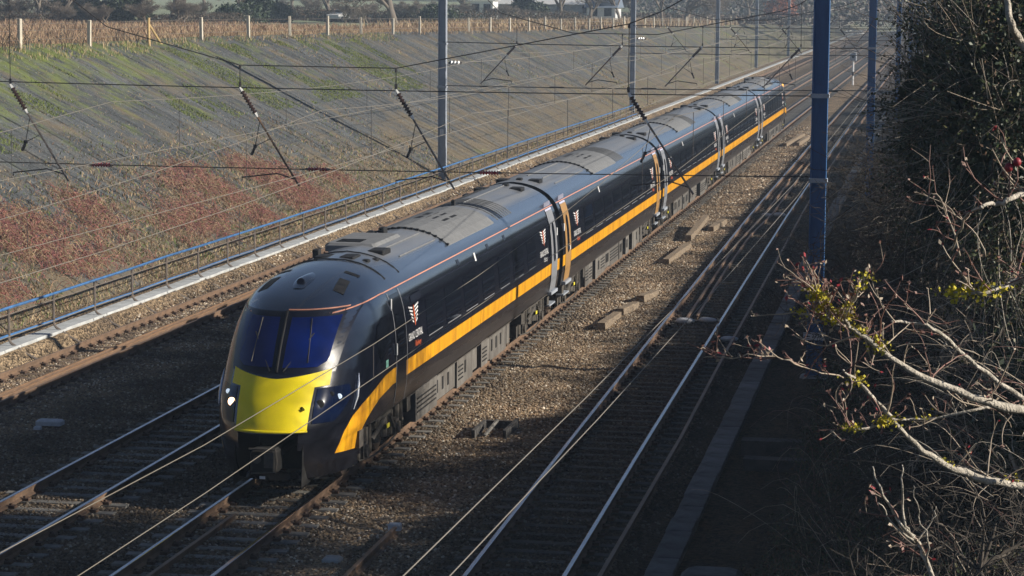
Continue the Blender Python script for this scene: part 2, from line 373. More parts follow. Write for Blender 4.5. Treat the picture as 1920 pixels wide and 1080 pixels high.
def sleeper_mesh(m_):
    mb = MB()
    a = [(-1.25, -0.13, -0.30), (1.25, -0.13, -0.30), (1.25, 0.13, -0.30), (-1.25, 0.13, -0.30), (-1.25, -0.10, -0.165), (1.25, -0.10, -0.165), (1.25, 0.10, -0.165), (-1.25, 0.10, -0.165)]
    mb.add(a, [(0, 3, 2, 1), (4, 5, 6, 7), (0, 1, 5, 4), (1, 2, 6, 5), (2, 3, 7, 6), (3, 0, 4, 7)])
    for s in (-0.75, 0.75):
        for t in (-1, 1):
            mb.box(s + t * 0.13 - 0.055, s + t * 0.13 + 0.055, -0.075, 0.075, -0.165, -0.115, 1)
            mb.box(s + t * 0.09 - 0.02, s + t * 0.09 + 0.02, -0.03, 0.03, -0.13, -0.085, 1)
    return mb.mesh('sleeper', [m_, M['chair']])
SLM = {'g': sleeper_mesh(M['sleeper']), 'k': sleeper_mesh(M['sleeper_dark']), 'b': sleeper_mesh(M['sleeper_brown'])}
def track(name_label, cf_, top, kind, y0=22):
    name_label, sm_ = name_label if isinstance(name_label, tuple) else (name_label, None)
    t = thing('railway_track', name_label, 'railway track', (cf_(60), 60, -0.17))
    for s in (-0.75, 0.75):
        link('rail', rail_mesh(cf_, s, y0, 900, top), t)
    n = 0; y = y0 + rnd.uniform(0, .6); far = MB()
    while y < 420:
        if n < 298:
            o = link('sleeper', SLM[kind], t, (cf_(y), y + rnd.uniform(-.02, .02), rnd.uniform(-.006, .004)))
            o.rotation_euler = (0, 0, rnd.uniform(-.01, .01)); n += 1
        else:
            far.box(cf_(y) - 1.25, cf_(y) + 1.25, y - .12, y + .12, -0.3, -0.17)
        y += 0.65
    tag(far.build('sleeper', M['sleeper' if kind == 'g' else 'sleeper_brown'], t), kind='stuff')
    return t
track('track the train runs on, its outer rail rusty brown beside the wheels', cT, M['rail_top'], 'g')
track('dark shaded track with two dull shiny rails, left of the train nose', cD, M['rail_top'], 'g')
track('rust brown sunlit track beside the blue handrail and pale trough', cU, M['rail_dull'], 'b')
track('bright polished curving track between the gravel strip and the right hand mast', cR, M['rail_top'], 'k')

# spare rails lying about
def spare(label, pts, m_=None, z=-0.06):
    xs = [p[0] for p in pts]; ys = [p[1] for p in pts]
    me = rail_mesh(lambda Y: interp(Y, ys, xs), 0, ys[0], ys[-1], m_ or M['rail_dull'], z0=z)
    o = link('spare_rail', me); tag(o, label, 'rail'); return o
spare('long rusty spare rail lying just right of the bright curving track', [(6.53, 24), (6.51, 36), (6.45, 48), (6.27, 60), (6.05, 80), (5.81, 100), (5.6, 125), (5.5, 190)])
spare('left one of two dark spare rails lying between the bright rails', [(4.62, 66.3), (4.45, 75), (4.22, 86), (4.3, 100), (4.15, 117)])
spare('right one of two dark spare rails lying between the bright rails', [(4.86, 66.8), (4.6, 78), (4.45, 90), (4.62, 99), (4.45, 122)])
spare('short orange rusty rail inside the bright track, left of the blue mast', [(4.08, 117.4), (4.06, 124), (4.1, 131)], M['rust_lit'])
spare('short orange rusty rail beyond the dark spare rails near the blue mast', [(4.42, 122.5), (4.3, 140), (4.3, 150)], M['rust_lit'])
spare('broad rust orange spare rail lying inside the near rail of the brown track', [(-8.78, 26), (-8.70, 48), (-8.55, 70), (-8.4, 92)], M['rust_lit'], z=-0.03)
spare('second rust orange rail lying inside the brown track beside the first', [(-9.0, 26), (-8.92, 48), (-8.77, 70), (-8.6, 92)], M['rust_lit'], z=-0.04)
spare('dark spare rail lying between the rails in front of the train', [(-0.3, 24), (-0.28, 39.2)])
spare('short dark rail ending beside a white marker in the shaded foreground ballast', [(2.72, 24), (2.65, 38.8)])

# ------------------------------------------------------------------ cable troughs
def trough(name, label, xc, w, z0, z1, y0, y1, m_, L_=1.0, skip=()):
    t = thing(name, label, 'cable trough', (xc(60), 60, z0))
    mb = MB(); mb.bbox(-w / 2, w / 2, -L_ / 2 + .008, L_ / 2 - .008, z1 - 0.06, z1, 0.012); lid = mb.mesh('trough_lid', m_)
    n = 0; y = y0
    side = MB()
    while y < y1:
        if n < 298 and n not in skip:
            o = link('trough_lid', lid, t, (xc(y) + rnd.uniform(-.012, .012), y, rnd.uniform(-.008, .008)))
            o.rotation_euler = (rnd.uniform(-.006, .006), rnd.uniform(-.01, .01), math.atan2(xc(y) - xc(y + 1), 1) + rnd.uniform(-.006, .006))
        n += 1; y += L_
    ys = [y0 + i * 4 for i in range(int((y1 - y0) / 4) + 1)]
    for s in (-1, 1):
        a, b = (-w / 2 + .02, -w / 2 + .08) if s < 0 else (w / 2 - .08, w / 2 - .02)
        side.grid([[(xc(Y) + a, Y, z0 - .1), (xc(Y) + a, Y, z1 - .065), (xc(Y) + b, Y, z1 - .065), (xc(Y) + b, Y, z0 - .1)] for Y in ys], flip=True)
    side.build('trough_wall', m_, t)
    return t
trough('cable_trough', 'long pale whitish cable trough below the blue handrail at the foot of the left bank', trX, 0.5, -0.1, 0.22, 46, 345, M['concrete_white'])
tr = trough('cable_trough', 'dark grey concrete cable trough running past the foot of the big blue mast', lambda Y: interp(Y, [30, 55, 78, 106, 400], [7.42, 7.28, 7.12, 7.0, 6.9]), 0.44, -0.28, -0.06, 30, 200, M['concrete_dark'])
mb = MB()
ysl = [345 + 10 * i for i in range(28)]
mb.grid([[(trX(Y) - .35, Y, -0.1), (trX(Y) - .35, Y, 0.22), (trX(Y) + .3, Y, 0.22), (trX(Y) + .3, Y, -0.1)] for Y in ysl], flip=True)
mb.build('trough_run', M['concrete_white'], bpy.data.objects['cable_trough'])
# ------------------------------------------------------------------ left embankment with matting strips
def bank_mat():
    m = bpy.data.materials.new('bank_matting'); m.use_nodes = True; nt = m.node_tree; b = nt.nodes['Principled BSDF']; L = nt.links
    b.inputs['Roughness'].default_value = 0.9; b.inputs['Specular IOR Level'].default_value = 0.25
    g = nt.nodes.new('ShaderNodeNewGeometry'); P = g.outputs['Position']
    def noise(scale, st, det=6, rough=.65, off=0):
        mp = nt.nodes.new('ShaderNodeMapping'); mp.inputs['Scale'].default_value = st; mp.inputs['Location'].default_value = (off, off, off); L.new(P, mp.inputs[0])
        n = nt.nodes.new('ShaderNodeTexNoise'); n.inputs['Scale'].default_value = scale; n.inputs['Detail'].default_value = det; n.inputs['Roughness'].default_value = rough
        L.new(mp.outputs[0], n.inputs['Vector']); return n.outputs['Fac']
    def ramp(f, a, ca, c, cb):
        r = nt.nodes.new('ShaderNodeValToRGB'); r.color_ramp.elements[0].position = a; r.color_ramp.elements[1].position = c
        r.color_ramp.elements[0].color = (*ca, 1); r.color_ramp.elements[1].color = (*cb, 1); L.new(f, r.inputs[0]); return r.outputs[0]
    def math_(op, a, b_=None):
        n = nt.nodes.new('ShaderNodeMath'); n.operation = op
        for i, v in enumerate((a, b_)):
            if v is None: continue
            if isinstance(v, (int, float)): n.inputs[i].default_value = v
            else: L.new(v, n.inputs[i])
        return n.outputs[0]
    def mixc(f, a, b_):
        n = nt.nodes.new('ShaderNodeMixRGB'); L.new(f, n.inputs[0])
        for i, v in ((1, a), (2, b_)):
            if isinstance(v, tuple): n.inputs[i].default_value = (*v, 1)
            else: L.new(v, n.inputs[i])
        return n.outputs[0]
    sx = nt.nodes.new('ShaderNodeSeparateXYZ'); L.new(P, sx.inputs[0])
    base = ramp(noise(1.6, (0.5, 3.2, 0.5), 7, .75), .30, (.045, .049, .053), .72, (.150, .160, .163))
    speck = ramp(noise(17, (1, 1, 1), 5, .8), .38, (.35, .35, .36), .70, (1.75, 1.75, 1.75))
    mm = nt.nodes.new('ShaderNodeMixRGB'); mm.blend_type = 'MULTIPLY'; mm.inputs[0].default_value = 1; L.new(base, mm.inputs[1]); L.new(speck, mm.inputs[2])
    oi = nt.nodes.new('ShaderNodeObjectInfo'); mr = nt.nodes.new('ShaderNodeMapRange'); mr.inputs['To Min'].default_value = .8; mr.inputs['To Max'].default_value = 1.2; L.new(oi.outputs['Random'], mr.inputs[0])
    sc_ = nt.nodes.new('ShaderNodeVectorMath'); sc_.operation = 'SCALE'; L.new(mm.outputs[0], sc_.inputs[0]); L.new(mr.outputs[0], sc_.inputs['Scale'])
    col = sc_.outputs[0]
    # brown dust and dead stalks low down and far away
    far = nt.nodes.new('ShaderNodeMapRange'); far.inputs['From Min'].default_value = 120; far.inputs['From Max'].default_value = 330; L.new(sx.outputs[1], far.inputs[0])
    lo = nt.nodes.new('ShaderNodeMapRange'); lo.inputs['From Min'].default_value = 3.2; lo.inputs['From Max'].default_value = 0.2; L.new(sx.outputs[2], lo.inputs[0])
    f = math_('ADD', noise(0.45, (1, 1.2, 1), off=3), math_('ADD', math_('MULTIPLY', lo.outputs[0], 0.21), math_('MULTIPLY', far.outputs[0], 0.13)))
    col = mixc(ramp(f, .52, (0, 0, 0), .70, (.8, .8, .8)), col, (0.17, 0.135, 0.085))
    # moss and grass growing through
    hi = nt.nodes.new('ShaderNodeMapRange'); hi.inputs['From Min'].default_value = 3.0; hi.inputs['From Max'].default_value = 6.4; L.new(sx.outputs[2], hi.inputs[0])
    nr = nt.nodes.new('ShaderNodeMapRange'); nr.inputs['From Min'].default_value = 150; nr.inputs['From Max'].default_value = 80; L.new(sx.outputs[1], nr.inputs[0])
    f = math_('ADD', noise(0.62, (.8, 1.15, .8), 8, .75, off=9), math_('ADD', math_('MULTIPLY', math_('MULTIPLY', hi.outputs[0], nr.outputs[0]), .26), math_('MULTIPLY', far.outputs[0], 0.12)))
    col = mixc(ramp(f, .60, (0, 0, 0), .77, (.85, .85, .85)), col, (0.15, 0.185, 0.04))
    L.new(col, b.inputs['Base Color'])
    bp = nt.nodes.new('ShaderNodeBump'); bp.inputs['Strength'].default_value = .7; bp.inputs['Distance'].default_value = .06
    L.new(noise(9, (.5, 1.4, .5)), bp.inputs['Height']); L.new(bp.outputs[0], b.inputs['Normal'])
    return m
M['bank'] = bank_mat()
def bankpt(Y, s, lift=0.0):
    """s from 0 at the foot to 1 at the crest and a little over"""
    xf, zt = footX(Y), ztop(Y); run = (zt - 0.1) / SL
    x = xf - s * run; z = 0.05 + s * (zt - 0.05)
    if s < 0.06: z = -0.12 + (s / .06) * (0.12 + 0.05 + .06 * (zt - .05))
    if s > 0.93: z -= (s - 0.93) ** 2 * 9
    z += fbm(x, Y, 0.35) * 0.07 + fbm(x, Y, 1.4) * 0.03
    return (x + lift * 0.447, Y, z + lift * 0.894)
rows = []
ysb = [24 + .9 * i for i in range(150)] + [159 + 3 * i for i in range(70)] + [370 + 15 * i for i in range(30)]
for Y in ysb: rows.append([bankpt(Y, s / 22 * 1.08, -0.035 if Y < 350 else 0) for s in range(23)])
mb = MB(); mb.grid(rows, flip=False); emb = mb.build('embankment', M['bank'], smooth=True); tag(emb, kind='structure')
y = 50.0; k = 0
while k < 296:
    w = rnd.uniform(0.85, 1.35) if y < 200 else rnd.uniform(1.4, 2.2); ph = rnd.uniform(-.03, .03)
    rows = []
    cols = [-0.03, 0.12, 0.35, 0.62, 0.88, 1.0]
    lf = [0.005 + abs(ph) * .4, 0.028 + abs(ph) * .5, 0.012, 0.0, -0.004, 0.004]
    wig = [rnd.uniform(-.05, .05) for _ in range(19)]
    for i in range(19):
        s = i / 18 * 1.05
        rows.append([bankpt(y + c * w + wig[i], s, l + rnd.uniform(-.009, .009)) for c, l in zip(cols, lf)])
    mb = MB(); mb.grid(rows, flip=True)
    link('matting_strip', mb.mesh('matting_strip', M['bank'], True), emb); y += w; k += 1
BANK_END = y

# ------------------------------------------------------------------ masts
SPY = [57.5, 111.0, 177.9, 238.7, 292.2, 349.5, 415.8]
LMX = [-12.7, -11.72, -11.42, -10.9, -11.25, -11.15, -11.4]
RMX = [8.62, 8.15, 7.95, 7.85, 7.8, 7.8, 7.8]
def text_mesh(body, size, name='lettering'):
    cu_ = bpy.data.curves.new('t', 'FONT'); cu_.body = body; cu_.size = size; cu_.align_x = 'CENTER'; cu_.resolution_u = 2
    o = bpy.data.objects.new('t', cu_); COL.objects.link(o)
    dg = bpy.context.evaluated_depsgraph_get(); dg.update()
    me = bpy.data.meshes.new_from_object(o.evaluated_get(dg)); bpy.data.objects.remove(o); bpy.data.curves.remove(cu_); me.name = name
    return me
def mast(x, y, w, d, h, m_, label, z0=-0.3, plate='small'):
    t = thing('electrification_mast', label, 'mast', (x, y, z0), 'overhead line masts in the two rows beside the tracks')
    mb = MB(); f = 0.022
    mb.box(x - w / 2, x - w / 2 + f, y - d / 2, y + d / 2, z0, h)
    mb.box(x + w / 2 - f, x + w / 2, y - d / 2, y + d / 2, z0, h)
    mb.box(x - w / 2 + f + .001, x + w / 2 - f - .001, y - 0.012, y + 0.012, z0, h - .003)
    mb.build('post', m_, t)
    mb = MB(); mb.bbox(x - w * .9, x + w * .9, y - d * .9, y + d * .9, z0 - .2, z0 + .12, .04); mb.build('concrete_base', M['concrete'], t)
    for z in (6.5, 4.5, h - .4):
        mb = MB()
        mb.box(x - w / 2 - .03, x + w / 2 + .03, y - d / 2 - .03, y - d / 2 - .002, z - .05, z + .05)
        for s in (-1, 1): mb.box(x + s * (w / 2 + .02) - .012, x + s * (w / 2 + .02) + .012, y - d / 2 - .03, y + d / 2 + .03, z - .045, z + .045)
        mb.build('clamp_band', M['galv'], t)
    if plate == 'small':
        mb = MB(); mb.box(x - .08, x + .08, y - d / 2 - .012, y - d / 2 - .003, 2.25, 2.5); pl = mb.build('number_plate', M['white'], t)
        mb = MB()
        for zz in (2.44, 2.375, 2.31): mb.box(x - .05, x + .05, y - d / 2 - .016, y - d / 2 - .0125, zz - .014, zz + .014)
        mb.build('plate_marks', M['galv'], pl)
    return t
ord_ = ['nearest', 'second', 'third', 'fourth', 'fifth', 'sixth', 'seventh']
for i, (Y, xl) in enumerate(zip(SPY, LMX)):
    if i == 0: lab = 'grey mast just beyond the left edge of the view, holding the nearest cross span'
    elif i == 1: lab = 'tallest looking grey mast with one sunlit edge, standing by the handrail before the matted bank'
    elif i == 2: lab = 'grey mast where the blue handrail ends, second in the left row'
    else: lab = f'grey mast {ord_[i-1]} in the left hand row going away along the pale trough'
    mast(xl, Y, .36, .34, 10.9, M['galv'], lab)
for i, (Y, xr) in enumerate(zip(SPY, RMX)):
    if i == 0: t = mast(xr, Y, .37, .33, 10.9, M['mast_shade_blue'], 'big blue mast close by on the right with a white plate near its foot', plate=None); big = t
    else: mast(xr, Y, .34, .32, 10.9, M['mast_shade_blue'], ('bluish mast seen through bare twigs right of the big blue mast', 'bluish mast half hidden behind dark branches, third in the right hand row', 'distant mast behind the dark tree, fourth in the right hand row', 'distant mast behind the dark tree, fifth in the right hand row', 'distant mast behind the dark tree, sixth in the right hand row', 'distant mast behind the dark tree, last in the right hand row')[i - 1])
x, y = RMX[0], SPY[0]
mb = MB(); mb.box(x - .26, x + .26, y - .215, y - .20, .70, .88); pl = mb.build('sign_plate', M['white'], big)
mb = MB()
for s in (-1, 1):
    mb.add([(x + s * .22, y - .219, .79), (x + s * .15, y - .219, .765), (x + s * .15, y - .219, .815)], [(0, 1, 2)])
    mb.box(x + min(s * .15, s * .10), x + max(s * .15, s * .10), y - .2195, y - .2175, .78, .80)
mb.build('arrow_marks', M['black'], pl)
def put_text(body, size, m_, parent, fn, name='lettering'):
    me = text_mesh(body, size, name); me.materials.clear(); me.materials.append(m_)
    co = np.empty(len(me.vertices) * 3, dtype=np.float32); me.vertices.foreach_get('co', co); co = co.reshape(-1, 3)
    for i, v in enumerate(me.vertices): v.co = fn(co[i, 0], co[i, 1])
    me.update(); return link(name, me, parent)
put_text('27', .13, M['black'], pl, lambda a, b: (x + a, y - .2185, .75 + b))
put_text('11', .14, M['white'], big, lambda a, b: (x + a - .03, y - .2, .575 + b))

# ------------------------------------------------------------------ headspans
def sag(p, q, s, n=10):
    p, q = Vector(p), Vector(q); return [p.lerp(q, i / n) + Vector((0, 0, -4 * s * (i / n) * (1 - i / n))) for i in range(n + 1)]
def insulator(p, q, r, n=8, m_a='insul_brown', m_b='porcelain', parent=None, name='insulator'):
    p, q = Vector(p), Vector(q); L_ = (q - p).length; pts = []; rs = []
    for i in range(n):
        a = .12 + .76 * (i + .1) / n; b_ = .12 + .76 * (i + .5) / n; c = .12 + .76 * (i + .9) / n
        for t_, rr in ((a, r * .45), (b_, r), (c, r * .45)): pts.append(p.lerp(q, t_)); rs.append(rr)
    mb = MB(); mb.tube(pts, rs, 8, 0)
    mb.tube([p, p.lerp(q, .13)], [r * .35, r * .7], 6, 1); mb.tube([p.lerp(q, .87), q], [r * .7, r * .35], 6, 1)
    return mb.build(name, [M[m_a], M[m_b]], parent)
NODES = {0: ([-11.55, -5.58, -1.64, 4.06], [-10.05, -4.08, -0.18, 5.66]), }
laby = ['nearest', 'second', 'third', 'fourth', 'fifth', 'sixth', 'seventh']
for i, Y in enumerate(SPY):
    xl, xr = LMX[i], RMX[i]; r = .013 if i == 0 else .016 + .006 * min(i, 3)
    sgn = 1 if i % 2 == 0 else -1
    lab = [
        'nearest overhead cross span with red insulators, its wires passing in front of the train',
        'second overhead cross span, its short slanting tubes leaning the other way before the matted bank',
        'third overhead cross span beyond the rear coaches', 'fourth overhead cross span going away', 'fifth overhead cross span going away', 'sixth overhead cross span going away', 'last and farthest overhead cross span'][i]
    t = thing('overhead_cross_span', lab, 'overhead line', (0, Y, 0), 'cross spans carrying the overhead wires')
    # suspension wire
    low = [(-9.0, 7.96), (-5.58, 7.05), (-1.64, 7.02), (4.04, 8.14), (4.82, 8.44)]
    pts = [(xl, Y, 10.7)] + [(a, Y, b) for a, b in low] + [(xr, Y, 10.6)]
    mb = MB(); mb.tube(pts, r, 5); mb.build('suspension_wire', M['wire_dark'], t)
    mb = MB(); mb.tube(sag((xl, Y, 6.58), (xr, Y, 6.49), .06), r, 5); mb.build('upper_span_wire', M['wire_dark'], t)
    mb = MB(); mb.tube(sag((xl, Y, 4.55), (xr, Y, 4.58), .05), r, 5); mb.build('lower_span_wire', M['wire_dark'], t)
    tr_ = [cU(Y), cD(Y), cT(Y), cR(Y)]
    if i == 0: tops, ends = NODES[0]
    elif sgn > 0: tops = [c - .55 for c in tr_]; ends = [c + 1.0 for c in tr_]
    else: tops = [c + .45 for c in tr_]; ends = [c - 1.25 for c in tr_]
    for k, (a, b_) in enumerate(zip(tops, ends)):
        zt = 6.5; zb = 4.1 if i == 0 else 4.65
        A = Vector((a, Y - .03, zt)); B = Vector((b_, Y - .03, zb)); P = A.lerp(B, .30)
        insulator(A, P, .075 if i == 0 else .085, 8, parent=t)
        mb = MB(); mb.tube([P, A.lerp(B, .6), B], .026 if i == 0 else .03, 7)
        tb = mb.build('registration_tube', M['rust'] if k == 1 else M['tube'], t)
        s = 1 if b_ > a else -1
        mb = MB(); J = A.lerp(B, .93)
        mb.tube([J, J + Vector((-s * .45, 0, .13)), J + Vector((-s * 1.35, 0, .02)), J + Vector((-s * 1.35, 0, -.06))], .017 if i == 0 else .022, 6)
        mb.build('registration_arm', M['wire_dark'], t)
        # stay and pulley bracket hanging near the middle
        mb = MB(); J = A.lerp(B, .34); K = J + Vector((-s * .12, 0, -.62)); mb.tube([J, K], .01, 5); mb.tube([K, K + Vector((-s * .1, 0, -.22))], .035, 6)
        mb.tube([K, A.lerp(B, .52)], .009, 5); mb.box(K.x - .04, K.x + .04, Y - .07, Y + .01, K.z - .04, K.z + .04); mb.build('bracket', M['wire_dark'], t)
        # dropper from suspension wire
        zs = float(np.interp(a, [q[0] for q in pts], [q[2] for q in pts]))
        mb = MB(); mb.tube([(a, Y, zs), (a, Y, zt)], .010 if i == 0 else .013, 5); mb.tube([(a, Y, zt + .02), (a, Y, zt + .14)], .035, 6); mb.tube([(a, Y, zs - .1), (a, Y, zs)], .03, 6)
        mb.build('hanger', M['wire_dark'], t)
    if i < 4:
        for xx in ((-9.19, -3.62, .68) if i == 0 else (-9.6, -6.3, -2.0, 3.1, 6.3)):
            z = 4.52 if i == 0 else 4.53
            if i == 0: insulator((xx - .32, Y, z), (xx + .32, Y, z), .062, 7, 'insul_red', 'tube', t)
            else:
                mb = MB(); mb.tube([(xx - .35, Y, z), (xx + .35, Y, z)], .04, 6); mb.build('insulator', M['wire_dark'], t)

# overhead wires along each track
def wireset(label, c, dz=0.0, y_first=-6.0, mid0=4.95, zc=4.5):
    t = thing('overhead_wires', label, 'overhead line', (c(60), 60, 6.2))
    sup = [y_first] + SPY + [480, 560]
    cat = MB(); con = MB(); dr = MB()
    P = []; Q = []
    for i in range(len(sup) - 1):
        a, b = sup[i], sup[i + 1]; n = 10; st = .2 if i % 2 else -.2
        for k in range(n + (1 if i == len(sup) - 2 else 0)):
            u = k / n; Y = a + (b - a) * u; sx = st * (1 - 2 * u)
            mid = mid0 if i == 0 else 5.55
            z = mid + (5.95 - mid) * (2 * u - 1) ** 2 + dz
            P.append((c(Y) + sx, Y, z)); Q.append((c(Y) + sx, Y, zc + dz))
            if 0 < k < n and (k % 2 == 1 or i == 0 and k % 2 == 0 and False): dr.tube([P[-1], Q[-1]], .006 if i == 0 else .009, 4)
    cat.tube(P, [(.0036 if c is cR else .0042) + .00005 * p[1] for p in P], 5); con.tube(Q, [(.0038 if c is cR else .0045) + .00005 * p[1] for p in Q], 5)
    wm_ = M['wire_near'] if c is cR else M['wire']; cat.build('catenary_wire', wm_, t); con.build('contact_wire', wm_, t); dr.build('dropper', M['wire_dark'], t)
    return t
wireset('overhead wires above the bright curving track, crossing in front of the train nose', cR, mid0=4.98, zc=4.6)
wireset('overhead wires above the train', cT, mid0=5.2)
wireset('overhead wires above the dark track left of the train', cD, dz=.02)
wireset('overhead wires above the rust brown track, before the matted bank', cU, dz=.15)
for lab, zz, dx in (('upper of two taut bright wires slanting past the big blue mast over the curving track', 4.45, 0.0), ('lower of two taut bright wires slanting past the big blue mast over the curving track', 4.2, .12)):
    mb = MB(); mb.tube([(7.25 + dx, 4, zz - .1), (7.6 + dx, 16, zz), (7.78 + dx, 26, zz), (7.98 + dx, 40, zz + .04), (8.12 + dx, 56, zz + .05), (8.2, 111, zz + .3), (7.9, 178, zz + .5)], .006, 6)
    o = mb.build('anchor_wire', M['wire']); tag(o, lab, 'wire')
mb = MB(); mb.tube(sag((-11.3, 111, 5.62), (-11.1, 178, 5.7), .35, 12), .016, 5); o = mb.build('feeder_wire', M['wire'])
tag(o, 'light feeder wire running between the first two left masts', 'wire')
for Yi, xx in ((111, -11.1), (177.9, -10.8)):
    insulator((xx - .3, Yi - .2, 5.61), (xx + .35, Yi - .2, 5.61), .12, 3, 'porcelain', 'wire_dark', bpy.data.objects['electrification_mast.001' if Yi == 111 else 'electrification_mast.002'])

# ------------------------------------------------------------------ blue handrail
t = thing('handrail', 'blue topped handrail with bent grey posts along the foot of the left bank', 'handrail', (-10.9, 60, 0))
HY = [49.4 + 2.95 * k for k in range(42)]
hx = lambda Y: trX(Y) + 0.02
mb = MB()
me = None
mb.tube([(0, 0, 1.15), (0, 0, .36), (.06, 0, .27), (.42, .05, .02), (.75, .1, -.16), (.95, .12, -.2)], .033, 6); pm = mb.mesh('handrail_post', M['tube'])
for Y in HY: link('handrail_post', pm, t, (hx(Y), Y, 0))
mb = MB(); mb.tube([(hx(Y), Y, 1.15 + rnd.uniform(-.015, .015)) for Y in HY], .036, 6); mb.build('top_rail', M['blue_rail'], t)
mb = MB(); mb.tube([(hx(Y) - .03, Y, .46 - .02 * (i % 2)) for i, Y in enumerate(HY)], .034, 6); mb.build('lower_rail', M['blue_rail'], t)
mb = MB(); mb.tube([(hx(Y) - .01, Y, .98) for Y in HY], .014, 5); mb.build('middle_wire', M['tube'], t)

# ------------------------------------------------------------------ boundary fence
def fX(Y): return topX(Y) - 0.55
def fZ(Y): return ztop(Y) - 0.05
t = thing('boundary_fence', 'long post and wire fence along the top of the left bank', 'fence', (fX(100), 100, fZ(100)))
FY = [75.8 + 7.6 * k for k in range(70)]
mb = MB(); mb.bbox(-.075, .075, -.075, .075, -.3, 1.28, .015); pm = mb.mesh('fence_post', M['post'])
for k, Y in enumerate(FY):
    if k == 4: continue
    o = link('fence_post', pm, t, (fX(Y) + rnd.uniform(-.05, .05), Y, fZ(Y))); o.rotation_euler = (rnd.uniform(-.03, .03), rnd.uniform(-.03, .03), rnd.uniform(-.4, .4)); o.scale.z = rnd.uniform(.92, 1.1)
Y = FY[4]; q = (fX(Y), Y, fZ(Y))
mb = MB(); mb.tube([(q[0], Y, q[2] - .2), (q[0], Y, q[2] + 1.32)], .065, 6); mb.build('strainer_post', M['post_wood'], t)
for dx, dy in ((.45, -1.25), (.35, 1.1)):
    mb = MB(); mb.tube([(q[0] + dx, Y + dy, q[2] - .1), (q[0], Y, q[2] + 1.05)], .05, 6); mb.build('strut', M['post_wood'], t)
for h in (1.18, .92, .55):
    mb = MB(); mb.tube([(fX(Y), Y, fZ(Y) + h - (.02 if i % 2 else 0)) for i, Y in enumerate(FY)], [.004 + .00004 * Y for Y in FY], 4); mb.build('fence_wire', M['tube'], t)
# ------------------------------------------------------------------ the train
PROF = [(1.22, 0.30), (1.27, 0.6), (1.33, 1.0), (1.385, 1.35), (1.40, 1.75), (1.395, 2.1), (1.37, 2.45), (1.32, 2.8), (1.25, 3.05), (1.19, 3.19), (1.10, 3.32), (0.97, 3.45), (0.80, 3.56), (0.58, 3.66), (0.3, 3.73), (0.0, 3.76)]
Y0P = [(0.30, 40.45), (0.6, 40.25), (1.0, 40.2), (1.25, 40.25), (1.6, 40.42), (2.05, 40.75), (2.6, 41.12), (3.2, 41.62), (3.35, 41.9), (3.48, 42.4), (3.58, 42.95), (3.66, 43.6), (3.72, 44.4), (3.76, 46.)]
_z = [p[1] for p in PROF]; _w = [p[0] for p in PROF]; _ya = [a for a, b in Y0P]; _yb = [b for a, b in Y0P]
def PW(z): return float(np.interp(z, _z, _w))
def PY0(z): return float(np.interp(z, _ya, _yb))
LN, NN = 2.6, 2.3
def PL(z): return LN if z < 3.2 else LN * max(0.5, 1 - (z - 3.2) * .9)
def frontY(x, z):
    w = PW(z); q = min(1, abs(x) / w) if w > 0 else 1
    return PY0(z) + PL(z) * (1 - (1 - q ** NN) ** (1 / NN))
def sideX(Y, z, nose=True):
    w = PW(z)
    if not nose: return w
    t = (Y - PY0(z)) / PL(z)
    if t >= 1: return w
    if t <= 0: return 0.0
    return w * (1 - (1 - t) ** NN) ** (1 / NN)
def roofZ(X, Y, nose=True):
    lo, hi = 3.0, 3.76; X = abs(X)
    for _ in range(22):
        mid = (lo + hi) / 2
        if sideX(Y, mid, nose) > X: lo = mid
        else: hi = mid
    return lo
